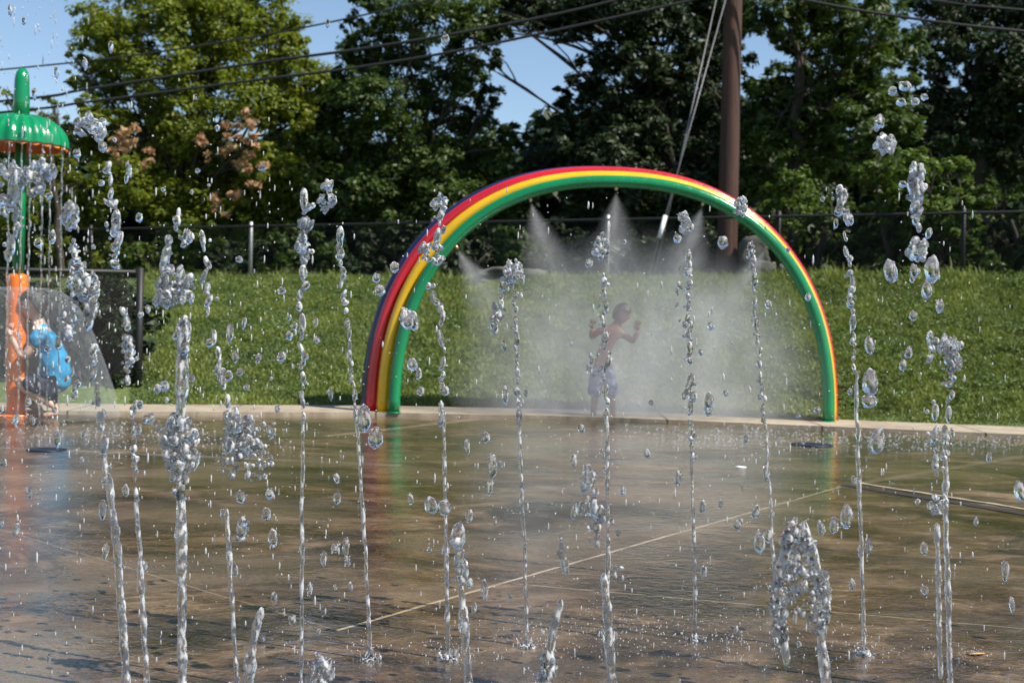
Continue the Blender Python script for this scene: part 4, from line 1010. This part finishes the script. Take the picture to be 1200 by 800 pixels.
hand_d = [(1046, 107, 5, 6.5), (1060, 101, 5, 7), (1083, 114, 5, 5), (1072, 119, 5, 5.5), (1056, 120, 5, 6), (1058, 216, 5, 5), (1070, 214, 3, 3), (1044, 318, 3, 8), (1071, 318, 3, 5), (1092, 316, 3, 9), (1086, 340, 3, 6),
  (1019, 405, 3, 6), (1018, 470, 5, 9), (1020, 448, 3, 9), (1028, 517, 3, 9), (1058, 428, 2, 5), (1070, 370, 2, 5), (992, 605, 3, 8), (947, 348, 2, 4), (847, 284, 1, 7), (833, 382, 1, 4.5), (831, 470, 3, 6), (803, 380, 1, 4), (732, 283, 1, 2.5),
  (427, 490, 3, 9), (440, 513, 2, 10), (330, 418, 1, 6), (345, 382, 2, 4), (371, 398, 1, 4), (398, 300, 1, 5), (441, 326, 2, 5), (462, 313, 1, 6), (445, 340, 1, 6), (483, 427, 1, 7), (493, 458, 1, 5), (478, 378, 1, 7),
  (505, 592, 2, 8), (521, 594, 2, 8), (537, 628, 3, 9), (542, 668, 3, 8), (569, 512, 2, 6), (577, 545, 4, 6), (574, 570, 4, 4), (568, 690, 4, 5), (497, 767, 4, 5), (268, 440, 1, 6), (176, 490, 1, 6), (316, 578, 1, 6), (312, 602, 2, 6),
  (282, 582, 2, 6), (283, 618, 3, 7), (320, 630, 3, 6), (246, 402, 1, 5), (185, 455, 1, 5), (193, 452, 1, 6), (120, 172, 1, 6), (90, 180, 1, 5), (80, 258, 2, 6), (156, 480, 2, 5), (64, 480, 2, 3), (45, 285, 1, 5), (10, 205, 1, 6), (12, 240, 2, 7),
  (890, 635, 3, 7), (900, 628, 2, 6), (977, 615, 3, 6), (962, 618, 3, 5), (1018, 640, 3, 5), (1195, 575, 3, 7), (1178, 668, 4, 5), (1186, 708, 4, 4), (943, 622, 3, 5), (868, 610, 2, 3), (795, 560, 3, 5), (830, 480, 2, 6), (812, 465, 2, 5),
  (522, 47, 2, 5), (384, 28, 3, 3), (130, 55, 4, 3), (100, 75, 4, 3), (12, 12, 4, 3), (28, 25, 3, 2.5), (40, 110, 4, 3), (66, 85, 4, 3), (225, 225, 2, 2.5)]
for px, py, v, r in hand_d:
    D = 3.9 if r > 6 else random.uniform(4., 5.); lab, gp = GR[grp_of(px, py)]; droplet(px, py, r*.92, D, lab, gp, v)
# random ones thrown up around each jet
for _ in range(165):
    u = random.random()
    if u < .42: px = random.uniform(0, 330); py = random.gauss(430, 150)
    elif u < .72: px = random.gauss(random.choice([355, 405, 520, 605, 710, 808, 890, 1000, 1075, 1110]), 14); py = random.uniform(230, 700)
    else: px = random.uniform(330, 1200); py = random.uniform(430, 770)
    if py < 30 or py > 790 or px < 0: continue
    lab, gp = GR[grp_of(px, py)]; low = py > 500
    droplet(px, py, random.uniform(2.2, 4.6), random.uniform(3.7, 5.2), lab, gp, random.choice((2, 3, 4, 7)) if low else None)
# fine spray: thousands of tiny drops
vs = []; fs = []; b = 0
def tiny(px, py, D, r, st=1., gz=None):
    global b
    iv, fi = ICO[1]; c = at(px, py, D); s = r*D/F
    if gz is not None: c = gnd(px, py); c.z += gz; s = r*c.y/F
    vs.append(iv*np.array([s, s, s*st])+np.array(c)); fs.append(fi+b); b += len(iv)
for _ in range(1700):
    u = random.random()
    if u < .45: px = random.uniform(-10, 340); py = random.gauss(440, 190)
    elif u < .8: px = random.gauss(random.choice([355, 405, 520, 605, 710, 808, 890, 1000, 1075, 1110, 930, 640]), 26); py = random.uniform(220, 790)
    else: px = random.uniform(330, 1200); py = random.uniform(330, 800)
    D = random.uniform(3.6, 6.)
    if py < -5: continue
    gy = gD(px, py) if py > 480 else 99
    if D > gy-.05: D = gy*random.uniform(.7, .97)
    tiny(px, py, D, random.uniform(.4, 1.0)*(1.4 if random.random() < .1 else 1), random.choice((1, 1, 2, 4, 6)))
for _ in range(300):      # curtain left, far behind, from the umbrella
    tiny(random.uniform(0, 110), random.uniform(-5, 480), random.uniform(9, 12.4), random.uniform(.4, .9), random.choice((2, 4, 8)))
for bx, by, sx, sy, n in ((434, 765, 16, 8, 60), (525, 765, 22, 8, 90), (618, 752, 24, 9, 110), (712, 745, 40, 14, 240), (815, 748, 40, 12, 160), (860, 760, 45, 14, 160), (1013, 762, 16, 6, 60), (907, 690, 14, 6, 40), (1120, 770, 20, 8, 60),
        (1060, 518, 80, 7, 420), (900, 512, 60, 9, 420), (760, 512, 70, 8, 120), (1180, 520, 50, 6, 160), (100, 510, 80, 10, 400), (250, 520, 60, 12, 200), (60, 490, 50, 6, 160), (650, 610, 260, 60, 260), (600, 770, 500, 30, 350)):  # white drops near the far edge also stand in for sun glints
    for _ in range(n):
        px, py = random.gauss(bx, sx), random.gauss(by, sy)
        if py < 496 or py > 810: continue
        tiny(px, py, 0, random.uniform(.35, .9)*(1. if by > 600 else 1.05), random.choice((.6, 1, 2)), gz=abs(random.gauss(0, .02)))
me = mesh_np('spray', np.concatenate(vs), np.concatenate(fs)); o = link('spray', me, W_SPRAY)
tag(o, 'fine glittering spray of countless tiny drops thrown up by the jets, some standing for sun glints on the pad', 'spray', kind='stuff')
